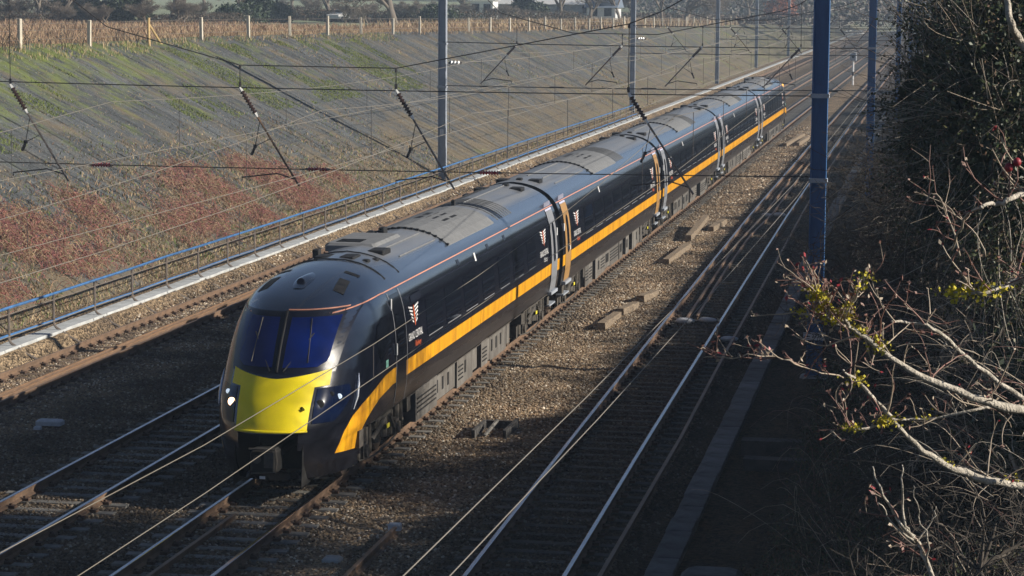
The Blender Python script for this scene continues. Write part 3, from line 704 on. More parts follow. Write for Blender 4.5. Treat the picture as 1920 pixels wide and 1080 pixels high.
def body_mat():
    m = bpy.data.materials.new('train_body'); m.use_nodes = True; nt = m.node_tree; b = nt.nodes['Principled BSDF']; L = nt.links
    g = nt.nodes.new('ShaderNodeNewGeometry'); sx = nt.nodes.new('ShaderNodeSeparateXYZ'); L.new(g.outputs['Position'], sx.inputs[0])
    mp = nt.nodes.new('ShaderNodeMapping'); mp.inputs['Scale'].default_value = (3.0, .35, 3.0); L.new(g.outputs['Position'], mp.inputs[0])
    n = nt.nodes.new('ShaderNodeTexNoise'); n.inputs['Scale'].default_value = 1.2; n.inputs['Detail'].default_value = 7; L.new(mp.outputs[0], n.inputs['Vector'])
    zz = nt.nodes.new('ShaderNodeMapRange'); zz.interpolation_type = 'SMOOTHSTEP'; zz.inputs['From Min'].default_value = 3.47; zz.inputs['From Max'].default_value = 3.64; L.new(sx.outputs[2], zz.inputs[0])
    yy = nt.nodes.new('ShaderNodeMapRange'); yy.interpolation_type = 'SMOOTHSTEP'; yy.inputs['From Min'].default_value = 43.2; yy.inputs['From Max'].default_value = 48.0; L.new(sx.outputs[1], yy.inputs[0])
    f0 = nt.nodes.new('ShaderNodeMath'); f0.operation = 'MULTIPLY'; L.new(zz.outputs[0], f0.inputs[0]); L.new(yy.outputs[0], f0.inputs[1])
    nm = nt.nodes.new('ShaderNodeMapRange'); nm.inputs['From Min'].default_value = .3; nm.inputs['From Max'].default_value = .65; nm.inputs['To Min'].default_value = .72; nm.inputs['To Max'].default_value = 1; L.new(n.outputs['Fac'], nm.inputs[0])
    f = nt.nodes.new('ShaderNodeMath'); f.operation = 'MULTIPLY'; L.new(f0.outputs[0], f.inputs[0]); L.new(nm.outputs[0], f.inputs[1])
    # road dirt thrown up on the lowest part of the sides
    lo = nt.nodes.new('ShaderNodeMapRange'); lo.inputs['From Min'].default_value = 1.5; lo.inputs['From Max'].default_value = 0.9; L.new(sx.outputs[2], lo.inputs[0])
    ly = nt.nodes.new('ShaderNodeMapRange'); ly.inputs['From Min'].default_value = 42.0; ly.inputs['From Max'].default_value = 46.0; ly.inputs['To Min'].default_value = .22; L.new(sx.outputs[1], ly.inputs[0]); lm = nt.nodes.new('ShaderNodeMath'); lm.operation = 'MULTIPLY'; L.new(lo.outputs[0], lm.inputs[0]); L.new(ly.outputs[0], lm.inputs[1])
    l2 = nt.nodes.new('ShaderNodeMath'); l2.operation = 'MULTIPLY'; L.new(lm.outputs[0], l2.inputs[0]); L.new(n.outputs['Fac'], l2.inputs[1])
    m1 = nt.nodes.new('ShaderNodeMixRGB'); L.new(f.outputs[0], m1.inputs[0]); sh = nt.nodes.new('ShaderNodeMapRange'); sh.inputs['From Min'].default_value = 3.22; sh.inputs['From Max'].default_value = 3.36; L.new(sx.outputs[2], sh.inputs[0]); s1 = nt.nodes.new('ShaderNodeMath'); s1.operation = 'MULTIPLY'; L.new(sh.outputs[0], s1.inputs[0]); L.new(yy.outputs[0], s1.inputs[1]); s2 = nt.nodes.new('ShaderNodeMixRGB'); L.new(s1.outputs[0], s2.inputs[0]); s2.inputs[1].default_value = (0.0055, 0.007, 0.014, 1); s2.inputs[2].default_value = (0.095, 0.125, 0.175, 1); L.new(s2.outputs[0], m1.inputs[1]); m1.inputs[2].default_value = (0.19, 0.195, 0.205, 1)  # roof shoulder paler and bluer: the sky's sheen is put into the paint colour
    m2 = nt.nodes.new('ShaderNodeMixRGB'); L.new(l2.outputs[0], m2.inputs[0]); L.new(m1.outputs[0], m2.inputs[1]); m2.inputs[2].default_value = (0.06, 0.052, 0.045, 1)
    L.new(m2.outputs[0], b.inputs['Base Color'])
    r = nt.nodes.new('ShaderNodeMapRange'); L.new(f.outputs[0], r.inputs[0]); r.inputs['To Min'].default_value = 0.16; r.inputs['To Max'].default_value = 0.62
    r2 = nt.nodes.new('ShaderNodeMath'); r2.operation = 'ADD'; L.new(r.outputs[0], r2.inputs[0]); 
    r3 = nt.nodes.new('ShaderNodeMath'); r3.operation = 'MULTIPLY'; L.new(l2.outputs[0], r3.inputs[0]); r3.inputs[1].default_value = .6; L.new(r3.outputs[0], r2.inputs[1])
    L.new(r2.outputs[0], b.inputs['Roughness'])
    b.inputs['Specular IOR Level'].default_value = 0.8; b.inputs['Coat Roughness'].default_value = .14; b.inputs['Coat IOR'].default_value = 3.0; b.inputs['Coat Roughness'].default_value = .15
    cw = nt.nodes.new('ShaderNodeMapRange'); L.new(f.outputs[0], cw.inputs[0]); cw.inputs['To Min'].default_value = 1.0; cw.inputs['To Max'].default_value = .15; zc = nt.nodes.new('ShaderNodeMapRange'); zc.inputs['From Min'].default_value = 2.7; zc.inputs['From Max'].default_value = 3.1; zc.inputs['To Min'].default_value = .18; L.new(sx.outputs[2], zc.inputs[0]); cm = nt.nodes.new('ShaderNodeMath'); cm.operation = 'MULTIPLY'; L.new(cw.outputs[0], cm.inputs[0]); L.new(zc.outputs[0], cm.inputs[1]); L.new(cm.outputs[0], b.inputs['Coat Weight'])
    n2 = nt.nodes.new('ShaderNodeTexNoise'); n2.inputs['Scale'].default_value = 1.1; n2.inputs['Detail'].default_value = 2; L.new(g.outputs['Position'], n2.inputs['Vector'])
    bp = nt.nodes.new('ShaderNodeBump'); bp.inputs['Strength'].default_value = .06; bp.inputs['Distance'].default_value = .05; L.new(n2.outputs['Fac'], bp.inputs['Height']); L.new(bp.outputs[0], b.inputs['Normal'])
    return m
M['body'] = body_mat()
M['gloss'] = mat('gloss_black_panel', (0.006, 0.007, 0.012), 0.12)
M['glass'] = mat('coach_glass', (0.006, 0.008, 0.014), 0.03)
M['screen'] = mat('windscreen_glass', (0.001, 0.011, 0.11), 0.06, var=0.25, scale=1.6)  # blue of the reflected sky is put into the glass colour
M['screen_frame'] = mat('windscreen_surround', (0.008, 0.009, 0.018), 0.25)
M['yellow'] = mat('warning_yellow', (1.0, 0.80, 0.0), 0.5, col2=(0.86, 0.68, 0.0), scale=2.2)
M['orange'] = mat('orange_band', (0.92, 0.45, 0.012), 0.40, col2=(0.46, 0.20, 0.01), scale=3.0, stretch=(.4, 1.7, .18))
M['cant'] = mat('thin_orange_line', (0.62, 0.27, 0.17), 0.4)
M['door_grey'] = mat('silver_grey_door', (0.24, 0.25, 0.27), 0.45, var=.15, scale=4)
M['door_gold'] = mat('bronze_door', (0.42, 0.24, 0.085), 0.45, var=.2, scale=4)
M['grill'] = mat('pale_grill', (0.50, 0.50, 0.62), 0.5)
M['grime'] = mat('roof_grime_panel', (0.20, 0.205, 0.21), 0.75, var=.25, scale=5)
M['vent'] = mat('vent_black', (0.008, 0.008, 0.009), 0.7)
M['skirt'] = mat('underframe_grey', (0.17, 0.16, 0.145), 0.8, col2=(0.09, 0.08, 0.07), scale=4, rand=.25, stretch=(1, 1, .4))
M['bogie'] = mat('bogie_grime', (0.10, 0.088, 0.072), 0.8, col2=(0.04, 0.035, 0.03), scale=9)
M['dark'] = mat('underframe_dark', (0.012, 0.011, 0.010), 0.9)
M['wheel'] = mat('wheel_steel', (0.16, 0.12, 0.09), 0.5, .5)
M['lens'] = mat('headlight_cover', (0.004, 0.010, 0.038), 0.08)
M['lamp_on'] = mat('lamp_lit', (1, .85, .7), .3, emit=(1, .60, .34), estr=3.0)
M['lamp_cool'] = mat('lamp_small', (.8, .9, 1), .2, emit=(.7, .85, 1), estr=.5)  # faint glow also stands in for the shine of the unlit right lamp
M['chrome'] = mat('lamp_reflector', (.8, .85, .95), .15, .8)
M['logo_white'] = mat('logo_white', (0.75, 0.75, 0.75), .5)
M['logo_red'] = mat('logo_orange_red', (0.70, 0.13, 0.04), .5)
M['label_y'] = mat('label_yellow', (.75, .65, .05), .5)
M['tail'] = mat('end_lamp', (.9, .5, .1), .4, emit=(1, .5, .08), estr=1.5)

G0, CL = 64.24, 23.34
train = thing('passenger_train', 'long black five coach train with a yellow nose and an orange band along its side', 'train', (0, 41, 0))
def S_patch(rows, side, off, nose, ny=2, rev=False, Ymap=None):
    """rows: (z, Ya, Yb) ; returns grid rows on the body side"""
    out = []
    for z, a, b in rows:
        r = []
        for k in range(ny + 1):
            Y = a + (b - a) * k / ny; Yq = Ymap(Y) if Ymap else Y
            r.append((side * (sideX(Yq, z, nose) + off), Y, z))
        out.append(r)
    return out
def patch(name, rows, side, off, nose, m_, parent, ny=2, Ymap=None, label=None):
    mb = MB(); mb.grid(S_patch(rows, side, off, nose, ny, Ymap=Ymap), flip=(side < 0)); o = mb.build(name, m_, parent, smooth=True)
    if label: o['label'] = label
    return o
def rounded(z0, z1, a, b, r, n=4):
    rows = []
    for i in range(n + 1):
        t = math.pi / 2 * i / n; rows.append((z0 + r * (1 - math.cos(t)), a + r * (1 - math.sin(t)), b - r * (1 - math.sin(t))))
    k = max(1, int((z1 - z0 - 2 * r) / .12))
    for i in range(1, k): rows.append((z0 + r + (z1 - z0 - 2 * r) * i / k, a, b))
    for i in range(n, -1, -1):
        t = math.pi / 2 * i / n; rows.append((z1 - r * (1 - math.cos(t)), a + r * (1 - math.sin(t)), b - r * (1 - math.sin(t))))
    return rows
def zs_fine(z0, z1, st=.07):
    n = max(1, int(round((z1 - z0) / st))); return [z0 + (z1 - z0) * i / n for i in range(n + 1)]

def refl(Y): return (G0 + 4 * CL + 40.9) - Y + (0.0)      # mirror law for the tail coach
def coach(k):
    ya = G0 + (k - 1) * CL + .30 if k else None; yb = G0 + k * CL - .30
    tail = (k == 4)
    name_lab = ['front coach with the yellow nose and silver doors', 'second coach, the one with bronze doors', 'third coach behind the nearest registration tube', 'fourth coach', 'rear coach, farthest away'][k]
    mb = MB(); zs = [0.30 + .05 * i for i in range(int((3.2 - .3) / .05) + 1)] + [3.26, 3.32, 3.38, 3.44, 3.5, 3.55, 3.6, 3.64, 3.68, 3.71, 3.735, 3.752, 3.76]
    nose = k in (0, 4)
    if nose:
        qs = [math.sin(math.pi / 2 * i / 26) ** (2 / NN) for i in range(27)]
        end = yb if k == 0 else refl(ya)
        rows = []
        for z in zs:
            if z < .3: continue
            w = PW(z); row = []
            for q in qs: row.append((w * q, PY0(z) + PL(z) * (1 - (max(0, 1 - q ** NN)) ** (1 / NN)), z))
            y1 = row[-1][1]
            for i in range(1, 9): row.append((w, y1 + (end - y1) * i / 8, z))
            rows.append(row)
        if tail: rows = [[(x, refl(Y), z) for x, Y, z in r] for r in rows]
        for s in (1, -1):
            rr = [[(x * s, Y, z) for x, Y, z in r] for r in rows]
            # the coupler recess in the valance stays open
            n = len(rr[0]); vs = [p for r in rr for p in r]; fs = []
            for i in range(len(rr) - 1):
                for j in range(n - 1):
                    if zs[i] < 1.13 and abs(rr[i][j + 1][0]) < .60 and zs[i] > .42: continue
                    if zs[i] < .98 and abs(rr[i][j + 1][0]) > 1.19 and j > 24: 
                        yy_ = refl(rr[i][j][1]) if tail else rr[i][j][1]
                        if yy_ > 42.15: continue
                    if zs[i] < .98 and (refl(rr[i][j + 1][1]) if tail else rr[i][j + 1][1]) > 42.2: continue
                    f = (i * n + j, i * n + j + 1, (i + 1) * n + j + 1, (i + 1) * n + j)
                    fs.append(f if (s > 0) != tail else f[::-1])
            mb.add(vs, fs)
    else:
        rows = [[(s_ * PW(z), Y, z) for Y in (ya, (ya + yb) / 2, yb)] for z in zs if z >= .95 for s_ in (1,)]
        for s in (1, -1): mb.grid([[(x * s, Y, z) for x, Y, z in r] for r in rows], flip=(s < 0))
    body = mb.build('coach', M['body'], train, smooth=True); body['label'] = name_lab
    # end walls
    endYs = [yb] if k == 0 else ([ya] if tail else [ya, yb])
    for e in endYs:
        mb = MB()
        ring = [(PW(z), z) for z in zs if z >= .95]; poly = [(x, e, z) for x, z in ring] + [(-x, e, z) for x, z in ring[::-1]]
        mb.add(poly, [tuple(range(len(poly)))])
        mb.build('end_wall', M['black'], body)
    A = ya if k else 40.2; B = yb if not tail else refl(40.2)
    nm = (lambda Y: Y) if k == 0 else (refl if tail else None)
    # floor closing the underside
    mb = MB(); mb.box(-1.3, 1.3, (A if k else 42.6), (B if not tail else B - 2.4), .96, 1.0); mb.build('floor', M['dark'], body)
    for s in (1, -1):
        # orange band along the coach
        if k == 0: a_, b_ = 44.0, yb
        elif tail: a_, b_ = ya, refl(44.0)
        else: a_, b_ = ya, yb
        seam = G0 + k * CL - CL * .49 if k else 52.8
        for u, v in ((a_, seam - .02), (seam + .02, b_)):
            patch('orange_band', [(z, u, v) for z in zs_fine(1.475, 1.775, .06)], s, .006, False, M['orange'], body, ny=6)
        patch('orange_line', [(z, (44.0 if k == 0 else a_), b_) for z in (3.2, 3.21, 3.22)], s, .008, False, M['cant'], body, ny=4)
        if nose:   # band sweeping down round the nose
            up = [(44.0, 1.775), (43.4, 1.75), (42.94, 1.683), (42.39, 1.572), (41.91, 1.452), (41.52, 1.302), (41.26, 1.064), (41.07, .70)]
            lw = [(44.0, 1.475), (43.5, 1.43), (42.98, 1.386), (42.6, 1.29), (42.25, 1.15), (42.05, 1.02), (41.94, .90), (41.78, .669)]
            rows_ = []
            for i in range(15):
                t_ = i / 14 * 7; i0 = min(6, int(t_)); fr = t_ - i0
                U = (up[i0][0] + (up[i0 + 1][0] - up[i0][0]) * fr, up[i0][1] + (up[i0 + 1][1] - up[i0][1]) * fr)
                W_ = (lw[i0][0] + (lw[i0 + 1][0] - lw[i0][0]) * fr, lw[i0][1] + (lw[i0 + 1][1] - lw[i0][1]) * fr)
                r = []
                for j in range(7):
                    Y = W_[0] + (U[0] - W_[0]) * j / 6; z = W_[1] + (U[1] - W_[1]) * j / 6
                    r.append((s * (sideX(Y, z) + .008), (refl(Y) if tail else Y), z))
                rows_.append(r)
            mb = MB(); mb.grid(rows_, flip=(s < 0) != tail); mb.build('orange_sweep', M['orange'], body, smooth=True)
            # orange line falling along the cab roof edge
            r = []
            for i in range(13):
                Y = 44.0 - 2.1 * i / 12; z = 3.215 - .12 * (i / 12) ** 1.5
                r.append([(s * (sideX(Y, z + dz) + .009), (refl(Y) if tail else Y), z + dz) for dz in (-.010, .010)])
            mb = MB(); mb.grid(r, flip=(s > 0) != tail); mb.build('orange_line', M['cant'], body, smooth=True)
            # crew door, cab side window and handrails
            d = patch('crew_door', rounded(1.02, 3.12, 44.35, 45.2, .08), s, .007, False, M['gloss'], body, 2, None) if k == 0 else patch('crew_door', rounded(1.02, 3.12, refl(45.2), refl(44.35), .08), s, .007, False, M['gloss'], body)
            mp_ = (lambda Y: Y) if k == 0 else refl
            mb = MB()
            for yy_ in (44.33, 45.25): mb.grid([[(s * (PW(z) + .012), mp_(yy_ + e), z) for e in (-.018, .018)] for z in zs_fine(1.0, 3.17, .1)], flip=(s > 0) != tail)
            mb.build('door_seam', M['door_grey'], d)
            mb = MB(); mb.grid(S_patch(rounded(1.95, 2.75, min(mp_(44.5), mp_(45.05)), max(mp_(44.5), mp_(45.05)), .12), s, .013, False, 2), flip=s < 0); mb.build('door_window', M['glass'], d, smooth=True)
            mb = MB()
            for zz in (2.95, 2.1): mb.box(s * (PW(zz) + .013), s * (PW(zz) + .03), mp_(44.33) - .03, mp_(44.33) + .03, zz - .1, zz + .12)
            mb.build('door_mark', M['logo_white'], d)
            ycab = [(1.95 + .1 * i, 43.05 + .0 * i, 43.95) for i in range(9)]
            patch('cab_side_window', [(z, a if k == 0 else refl(b), b if k == 0 else refl(a)) for z, a, b in [(2.05, 43.15, 43.9), (2.2, 43.0, 43.95), (2.5, 42.95, 43.95), (2.7, 43.1, 43.95), (2.82, 43.45, 43.9)]], s, .009, True, M['glass'], body, ny=4, Ymap=nm)
            patch('small_label', [(z, mp_(43.55) - .1, mp_(43.55) + .1) for z in (1.88, 2.02)], s, .011, False, mat('pale_green_label', (.25, .55, .45), .5) if 'pgl' not in M else M['pgl'], body)
        # doors at the ends
        dm = M['door_gold'] if k == 1 else M['door_grey']
        dl = 'bronze door' if k == 1 else 'silver grey door'
        ds = []
        if not tail: ds.append((yb - 1.35, yb - .42))
        if k: ds.append((ya + .42, ya + 1.35))
        for (a, b) in ds:
            d = patch('door', rounded(1.02, 3.13, a, b, .05), s, .016, False, dm, body, label=dl)
            mb = MB(); mb.grid(S_patch(rounded(1.78, 2.82, (a + b) / 2 - .17, (a + b) / 2 + .17, .16), s, .022, False, 2), flip=s < 0); mb.build('door_window', M['glass'], d, smooth=True)
            hy = (a + b) / 2 + .14
            mb = MB(); mb.box(s * (PW(1.9) + .02), s * (PW(1.9) + .05), hy - .05, hy + .05, 1.84, 1.95); mb.build('door_handle', M['logo_white'], d)
            mb = MB(); ly = b + .10 if a > A + 2 or k == 0 else a - .10
            mb.box(s * (PW(2.55) + .004), s * (PW(2.55) + .03), ly - .05, ly + .05, 2.42, 2.62); mb.build('door_lamp', M['logo_white'], body)
            mb = MB()
            mb.grid([[(s * (PW(z) + .014), Y, z) for Y in (a, b)] for z in (3.135, 3.16, 3.185)], flip=s < 0)
            for i in range(6):
                y_ = a + .08 + (b - a - .16) * i / 5; mb.box(s * (PW(3.25) + .006), s * (PW(3.25) + .035), y_ - .035, y_ + .035, 3.245, 3.36)
            mb.build('door_grill', M['grill'], body)
            # step under the door
            mb = MB(); mb.box(s * 1.18, s * 1.42, a - .05, b + .05, .93, 1.01); mb.box(s * 1.15, s * 1.36, a, b, .62, .66)
            mb.build('door_step', M['galv'], body)
        # windows
        if k == 0: wy = [(47.15, 48.7), (49.05, 50.6), (51.0, 52.5), (53.1, 54.5), (55.1, 56.5), (57.0, 58.4), (59.0, 60.2)]
        elif tail: wy = [(refl(b), refl(a)) for a, b in [(47.15, 48.7), (49.05, 50.6), (51.0, 52.5), (53.1, 54.5), (55.1, 56.5), (57.0, 58.4), (59.0, 60.2)]]
        else: wy = [(ya + 4.1 + 2.05 * i, ya + 4.1 + 2.05 * i + 1.62) for i in range(8)]
        for a, b in wy:
            w_ = patch('window', rounded(1.98, 2.72, a, b, .11), s, .006, False, M['glass'], body)
            mb = MB()
            mb.grid([[(s * (PW(z) + .013), Y, z) for Y in (a + .1, b - .1)] for z in (1.962, 1.982)], flip=s < 0)
            mb.build('window_sill', M['door_grey'], w_)
        # thin rails of the body side: gutter strip
        patch('gutter_strip', [(z, (45.3 if k == 0 else A + .1), (B - .1 if not tail else refl(45.3))) for z in (2.93, 2.945, 2.96)], s, .010, False, M['screen_frame'], body, ny=1)
        # emblem and operator lettering near the doors
        ls = []
        if k == 0: ls = [(46.05, 1.0), (61.45, 1.0)]
        elif tail: ls = [(ya + 2.6, 1.0), (refl(46.05), 1.0)]
        else: ls = [(ya + 2.6, 1.0), (yb - 2.55, 1.0)]
        for cy, sc_ in ls:
            mb = MB()
            for i in range(5):
                z = 2.68 - .07 * i; hw = .44 - .055 * i
                for t_ in (-1, 1):
                    a, b = sorted((cy + t_ * .09, cy + t_ * hw)); rise = .05
                    mb.add([(s * (PW(z) + .012), a, z + (rise if t_ < 0 else 0)), (s * (PW(z) + .012), b, z + (0 if t_ < 0 else rise)), (s * (PW(z + .035) + .012), b, z + .035 + (0 if t_ < 0 else rise)), (s * (PW(z + .035) + .012), a, z + .035 + (rise if t_ < 0 else 0))], [(0, 1, 2, 3)])
            lg = mb.build('emblem', M['logo_white'], body)
            mb = MB(); pts = [(cy + .045 * math.cos(2 * math.pi * i / 14), 2.55 + .21 * math.sin(2 * math.pi * i / 14)) for i in range(14)]
            mb.add([(s * (PW(z) + .018), y_, z) for y_, z in pts], [tuple(range(14))]); mb.build('emblem_centre', M['logo_red'], lg)
            put_text('GRAND CENTRAL', .215, M['logo_white'], body, lambda a, b, cy=cy, s=s: (s * (PW(2.12 + b) + .012), cy + s * a * .72, 2.10 + b))
            put_text('Railway', .17, M['logo_red'] if k in (0, 1, 2) and cy != 61.45 else M['logo_white'], body, lambda a, b, cy=cy, s=s: (s * (PW(1.92 + b) + .012), cy + .2 + s * a, 1.93 + b))
        # little white plate high on the side and grey grille near the cab
        yl = 52.7 if k == 0 else (ya + 7.6)
        patch('data_plate', [(z, yl - .07, yl + .07) for z in (2.90, 3.08)], s, .013, False, M['logo_white'], body)
        if k == 0:
            patch('side_grille', rounded(2.80, 2.96, 45.95, 46.85, .03), s, .010, False, M['screen_frame'], body)
            for yy_ in (50.9, 54.3, 56.4): patch('roof_edge_catch', [(z, yy_ - .12, yy_ + .12) for z in (3.0, 3.12)], s, .010, False, M['screen_frame'], body)
        # underframe equipment panels between the bogies
        if k == 0: pa, pb = 46.4, 57.2
        elif tail: pa, pb = refl(57.2), refl(46.4)
        else: pa, pb = ya + 4.75, yb - 4.6
        y_ = pa
        while y_ < pb - .4:
            w_ = min(rnd.choice([.55, .8, 1.1, 1.5, 2.1]), pb - y_); x1 = 1.30 + rnd.uniform(-.05, .02); zb = .34 + rnd.choice([0, 0, .05, .1])
            if rnd.random() < .14: y_ += w_ * .5; continue
            mb = MB(); xa, xb = sorted((s * (x1 - .25), s * x1)); mb.box(xa, xb, y_ + .02, y_ + w_ - .02, zb, .93 + rnd.uniform(0, .05))
            pn = mb.build('equipment_panel', M['skirt'], body)
            mb = MB()
            if w_ > .7:
                if rnd.random() < .6:
                    for i in range(rnd.choice([1, 2, 3])):
                        q = y_ + .15 + (w_ - .4) * i / 3; xa, xb = sorted((s * (x1 + .002), s * (x1 + .012))); mb.box(xa, xb, q, q + .14, .55, .82)
                else:
                    for i in range(4):
                        xa, xb = sorted((s * (x1 + .002), s * (x1 + .014))); mb.box(xa, xb, y_ + .15, y_ + w_ - .15, .5 + .09 * i, .53 + .09 * i)
                mb.build('panel_vent', M['dark'], pn)
            y_ += w_
        mb = MB(); xa, xb = sorted((s * .5, s * 1.04)); mb.box(xa, xb, pa, pb, .42, .95); mb.build('underframe_core', M['dark'], body)
        # dirty sill strip between body and panels
        mb = MB(); xa, xb = sorted((s * 1.15, s * 1.30)); mb.box(xa, xb, (46 if k == 0 else A), (B if not tail else refl(46)), .93, .99); mb.build('sole_bar', M['bogie'], body)
    # ---- roof furniture
    def rp(X, Y, off):
        Yq = refl(Y) if tail else Y
        return (X, Y, roofZ(X, Yq, nose) + off)
    def roof_panel(name, x0, x1, y0, y1, off, m_, nx=10, skirt_=True, parent=body):
        mb = MB(); rows_ = []
        for Y in (y0, (y0 + y1) / 2, y1): rows_.append([rp(x0 + (x1 - x0) * i / nx, Y, off) for i in range(nx + 1)])
        mb.grid(rows_)
        for r in (rows_[0], rows_[-1]): mb.grid([r, [(p[0], p[1], p[2] - off - .03) for p in r]], flip=(r is rows_[0]))
        for c in (0, -1): mb.grid([[r[c] for r in rows_], [(r[c][0], r[c][1], r[c][2] - off - .03) for r in rows_]], flip=(c == -1))
        return mb.build(name, m_, parent)
    base = ya if k else G0 - CL + .3
    def RY(d): return refl(base + 0 + d) if False else base + d
    hatch = (51.0, 56.3) if k == 0 else ((ya + 8.0, ya + 13.2) if not tail else (refl(56.3), refl(51.0)))
    h = roof_panel('roof_hatch', -1.02, 1.02, hatch[0], hatch[1], .035, M['grime'], 14)
    mb = MB(); q0 = hatch[0] + (hatch[1] - hatch[0]) * .42
    for i in range(2):
        for j in range(2):
            a, b = -.25 + i * .42, q0 + j * .85
            mb.add([rp(a, b, .04), rp(a + .3, b, .04), rp(a + .3, b + .62, .04), rp(a, b + .62, .04)], [(0, 1, 2, 3)])
    mb.build('hatch_vent', M['vent'], h)
    for i in range(16):
        mb = MB()
        x_ = -1.0 + 2.0 * i / 15; p = rp(x_, hatch[0] - .02, 0); mb.box(p[0] - .035, p[0] + .035, p[1] - .05, p[1] + .03, p[2], p[2] + .045)
        mb.build('hatch_clip', M['vent'], h)
    # dark vents close to the coach ends
    ends_ = []
    if not tail: ends_ += [(yb, -1)]
    if k: ends_ += [(ya, 1)]
    for e, d in ends_:
        for (x_, dy, w_, l_) in ((.42, 1.15, .34, .5), (-.5, 1.3, .34, .5), (.05, .75, .16, .25), (-.95, .8, .25, .5)):
            y_ = e + d * dy; p = rp(x_, y_, 0); mb = MB(); mb.bbox(p[0] - w_ / 2, p[0] + w_ / 2, y_ - l_ / 2, y_ + l_ / 2, p[2] - .06, p[2] + .055, .02); mb.build('roof_vent', M['vent'], body)
    # long seams, low conduits
    for x_ in (-.42, -.52, .02, .45, .8):
        y0_ = (57.5 if k == 0 else hatch[1] + .8) ; y1_ = (yb - .7 if not tail else refl(48))
        if x_ in (.02, .45, .8) and k: y0_, y1_ = ya + 2.2, hatch[0] - .6
        if x_ in (.45, .8) and k == 0: y0_, y1_ = 47.2, 50.6
        if y1_ - y0_ < 1: continue
        mb = MB(); mb.tube([rp(x_, y0_ + (y1_ - y0_) * i / 6, .012) for i in range(7)], .016, 5); mb.build('roof_conduit', M['grime'] if x_ > 0 else M['vent'], body)
    for i in range(7):
        y_ = hatch[1] + .35 + .28 * i if k else 57.0 + .3 * i
        mb = MB(); rr = [rp(-1.0 + 2.0 * j / 12, y_, .012) for j in range(13)]; mb.tube(rr, .012, 4); mb.build('roof_rib', M['grime'], body)
    if nose:
        mp_ = (lambda Y: Y) if k == 0 else refl
        def rrow(y): return [rp(-1.05 + 2.1 * i / 16, mp_(y), .012) for i in range(17)]
        for y_, r_ in ((44.9, .013), (46.1, .012)):
            mb = MB(); mb.tube([p for p in rrow(y_) if True], r_, 5); mb.build('roof_rib', M['vent'], body)
        # pod with louvres
        yy0, yy1 = sorted((mp_(47.3), mp_(49.6)))
        p = rp(-.2, (yy0 + yy1) / 2, 0)
        mb = MB(); mb.bbox(-.78, .28, yy0, yy1, p[2] - .12, p[2] + .055, .05); pod = mb.build('roof_pod', M['grime'], body)
        mb = MB()
        for i in range(5): mb.box(-.62 + .02, -.1, mp_(47.6) + (1 if k == 0 else -1) * (.12 * i) - .03, mp_(47.6) + (1 if k == 0 else -1) * (.12 * i) + .03, p[2] + .055, p[2] + .067)
        mb.build('pod_louvre', M['vent'], pod)
        for (x_, y_, w_, l_, h_) in ((.45, 46.9, .34, .65, .05), (-1.0, 45.9, .3, .5, .04), (-.7, 46.4, .14, .2, .16), (-.3, 45.5, .3, .55, .02), (.2, 45.5, .3, .6, .02), (.55, 45.4, .14, .18, .03), (.62, 45.9, .12, .2, .03), (-.2, 50.0, .14, .3, .14), (-.5, 50.1, .12, .3, .1), (-.1, 57.0, .1, .12, .14)):
            q = rp(x_, mp_(y_), 0); mb = MB(); mb.bbox(x_ - w_ / 2, x_ + w_ / 2, mp_(y_) - l_ / 2, mp_(y_) + l_ / 2, q[2] - .08, q[2] + h_, .02); mb.build('roof_vent', M['vent'], body)
    if k == 4:
        mb = MB(); mb.box(1.05, 1.16, 156.0, 156.14, 3.02, 3.2); mb.build('end_lamp', M['tail'], body)
    return body
coaches = [coach(k) for k in range(5)]

# gangways
for k in range(4):
    g = G0 + k * CL; mb = MB()
    prof = [(1.08, 1.0), (1.2, 1.4), (1.22, 2.2), (1.12, 3.0), (.9, 3.32), (.5, 3.5), (0, 3.56)]
    ring = prof + [(-a, b) for a, b in prof[-2::-1]]
    rows_ = []
    for i in range(9):
        f_ = 1.0 if i % 2 else .955; rows_.append([(a * f_, g - .32 + .08 * i, 1.0 + (b - 1.0) * f_) for a, b in ring])
    mb.grid(rows_); mb.build('gangway', M['black'], train)
    for s in (1, -1):   # orange continued on the fixed end panels
        pass
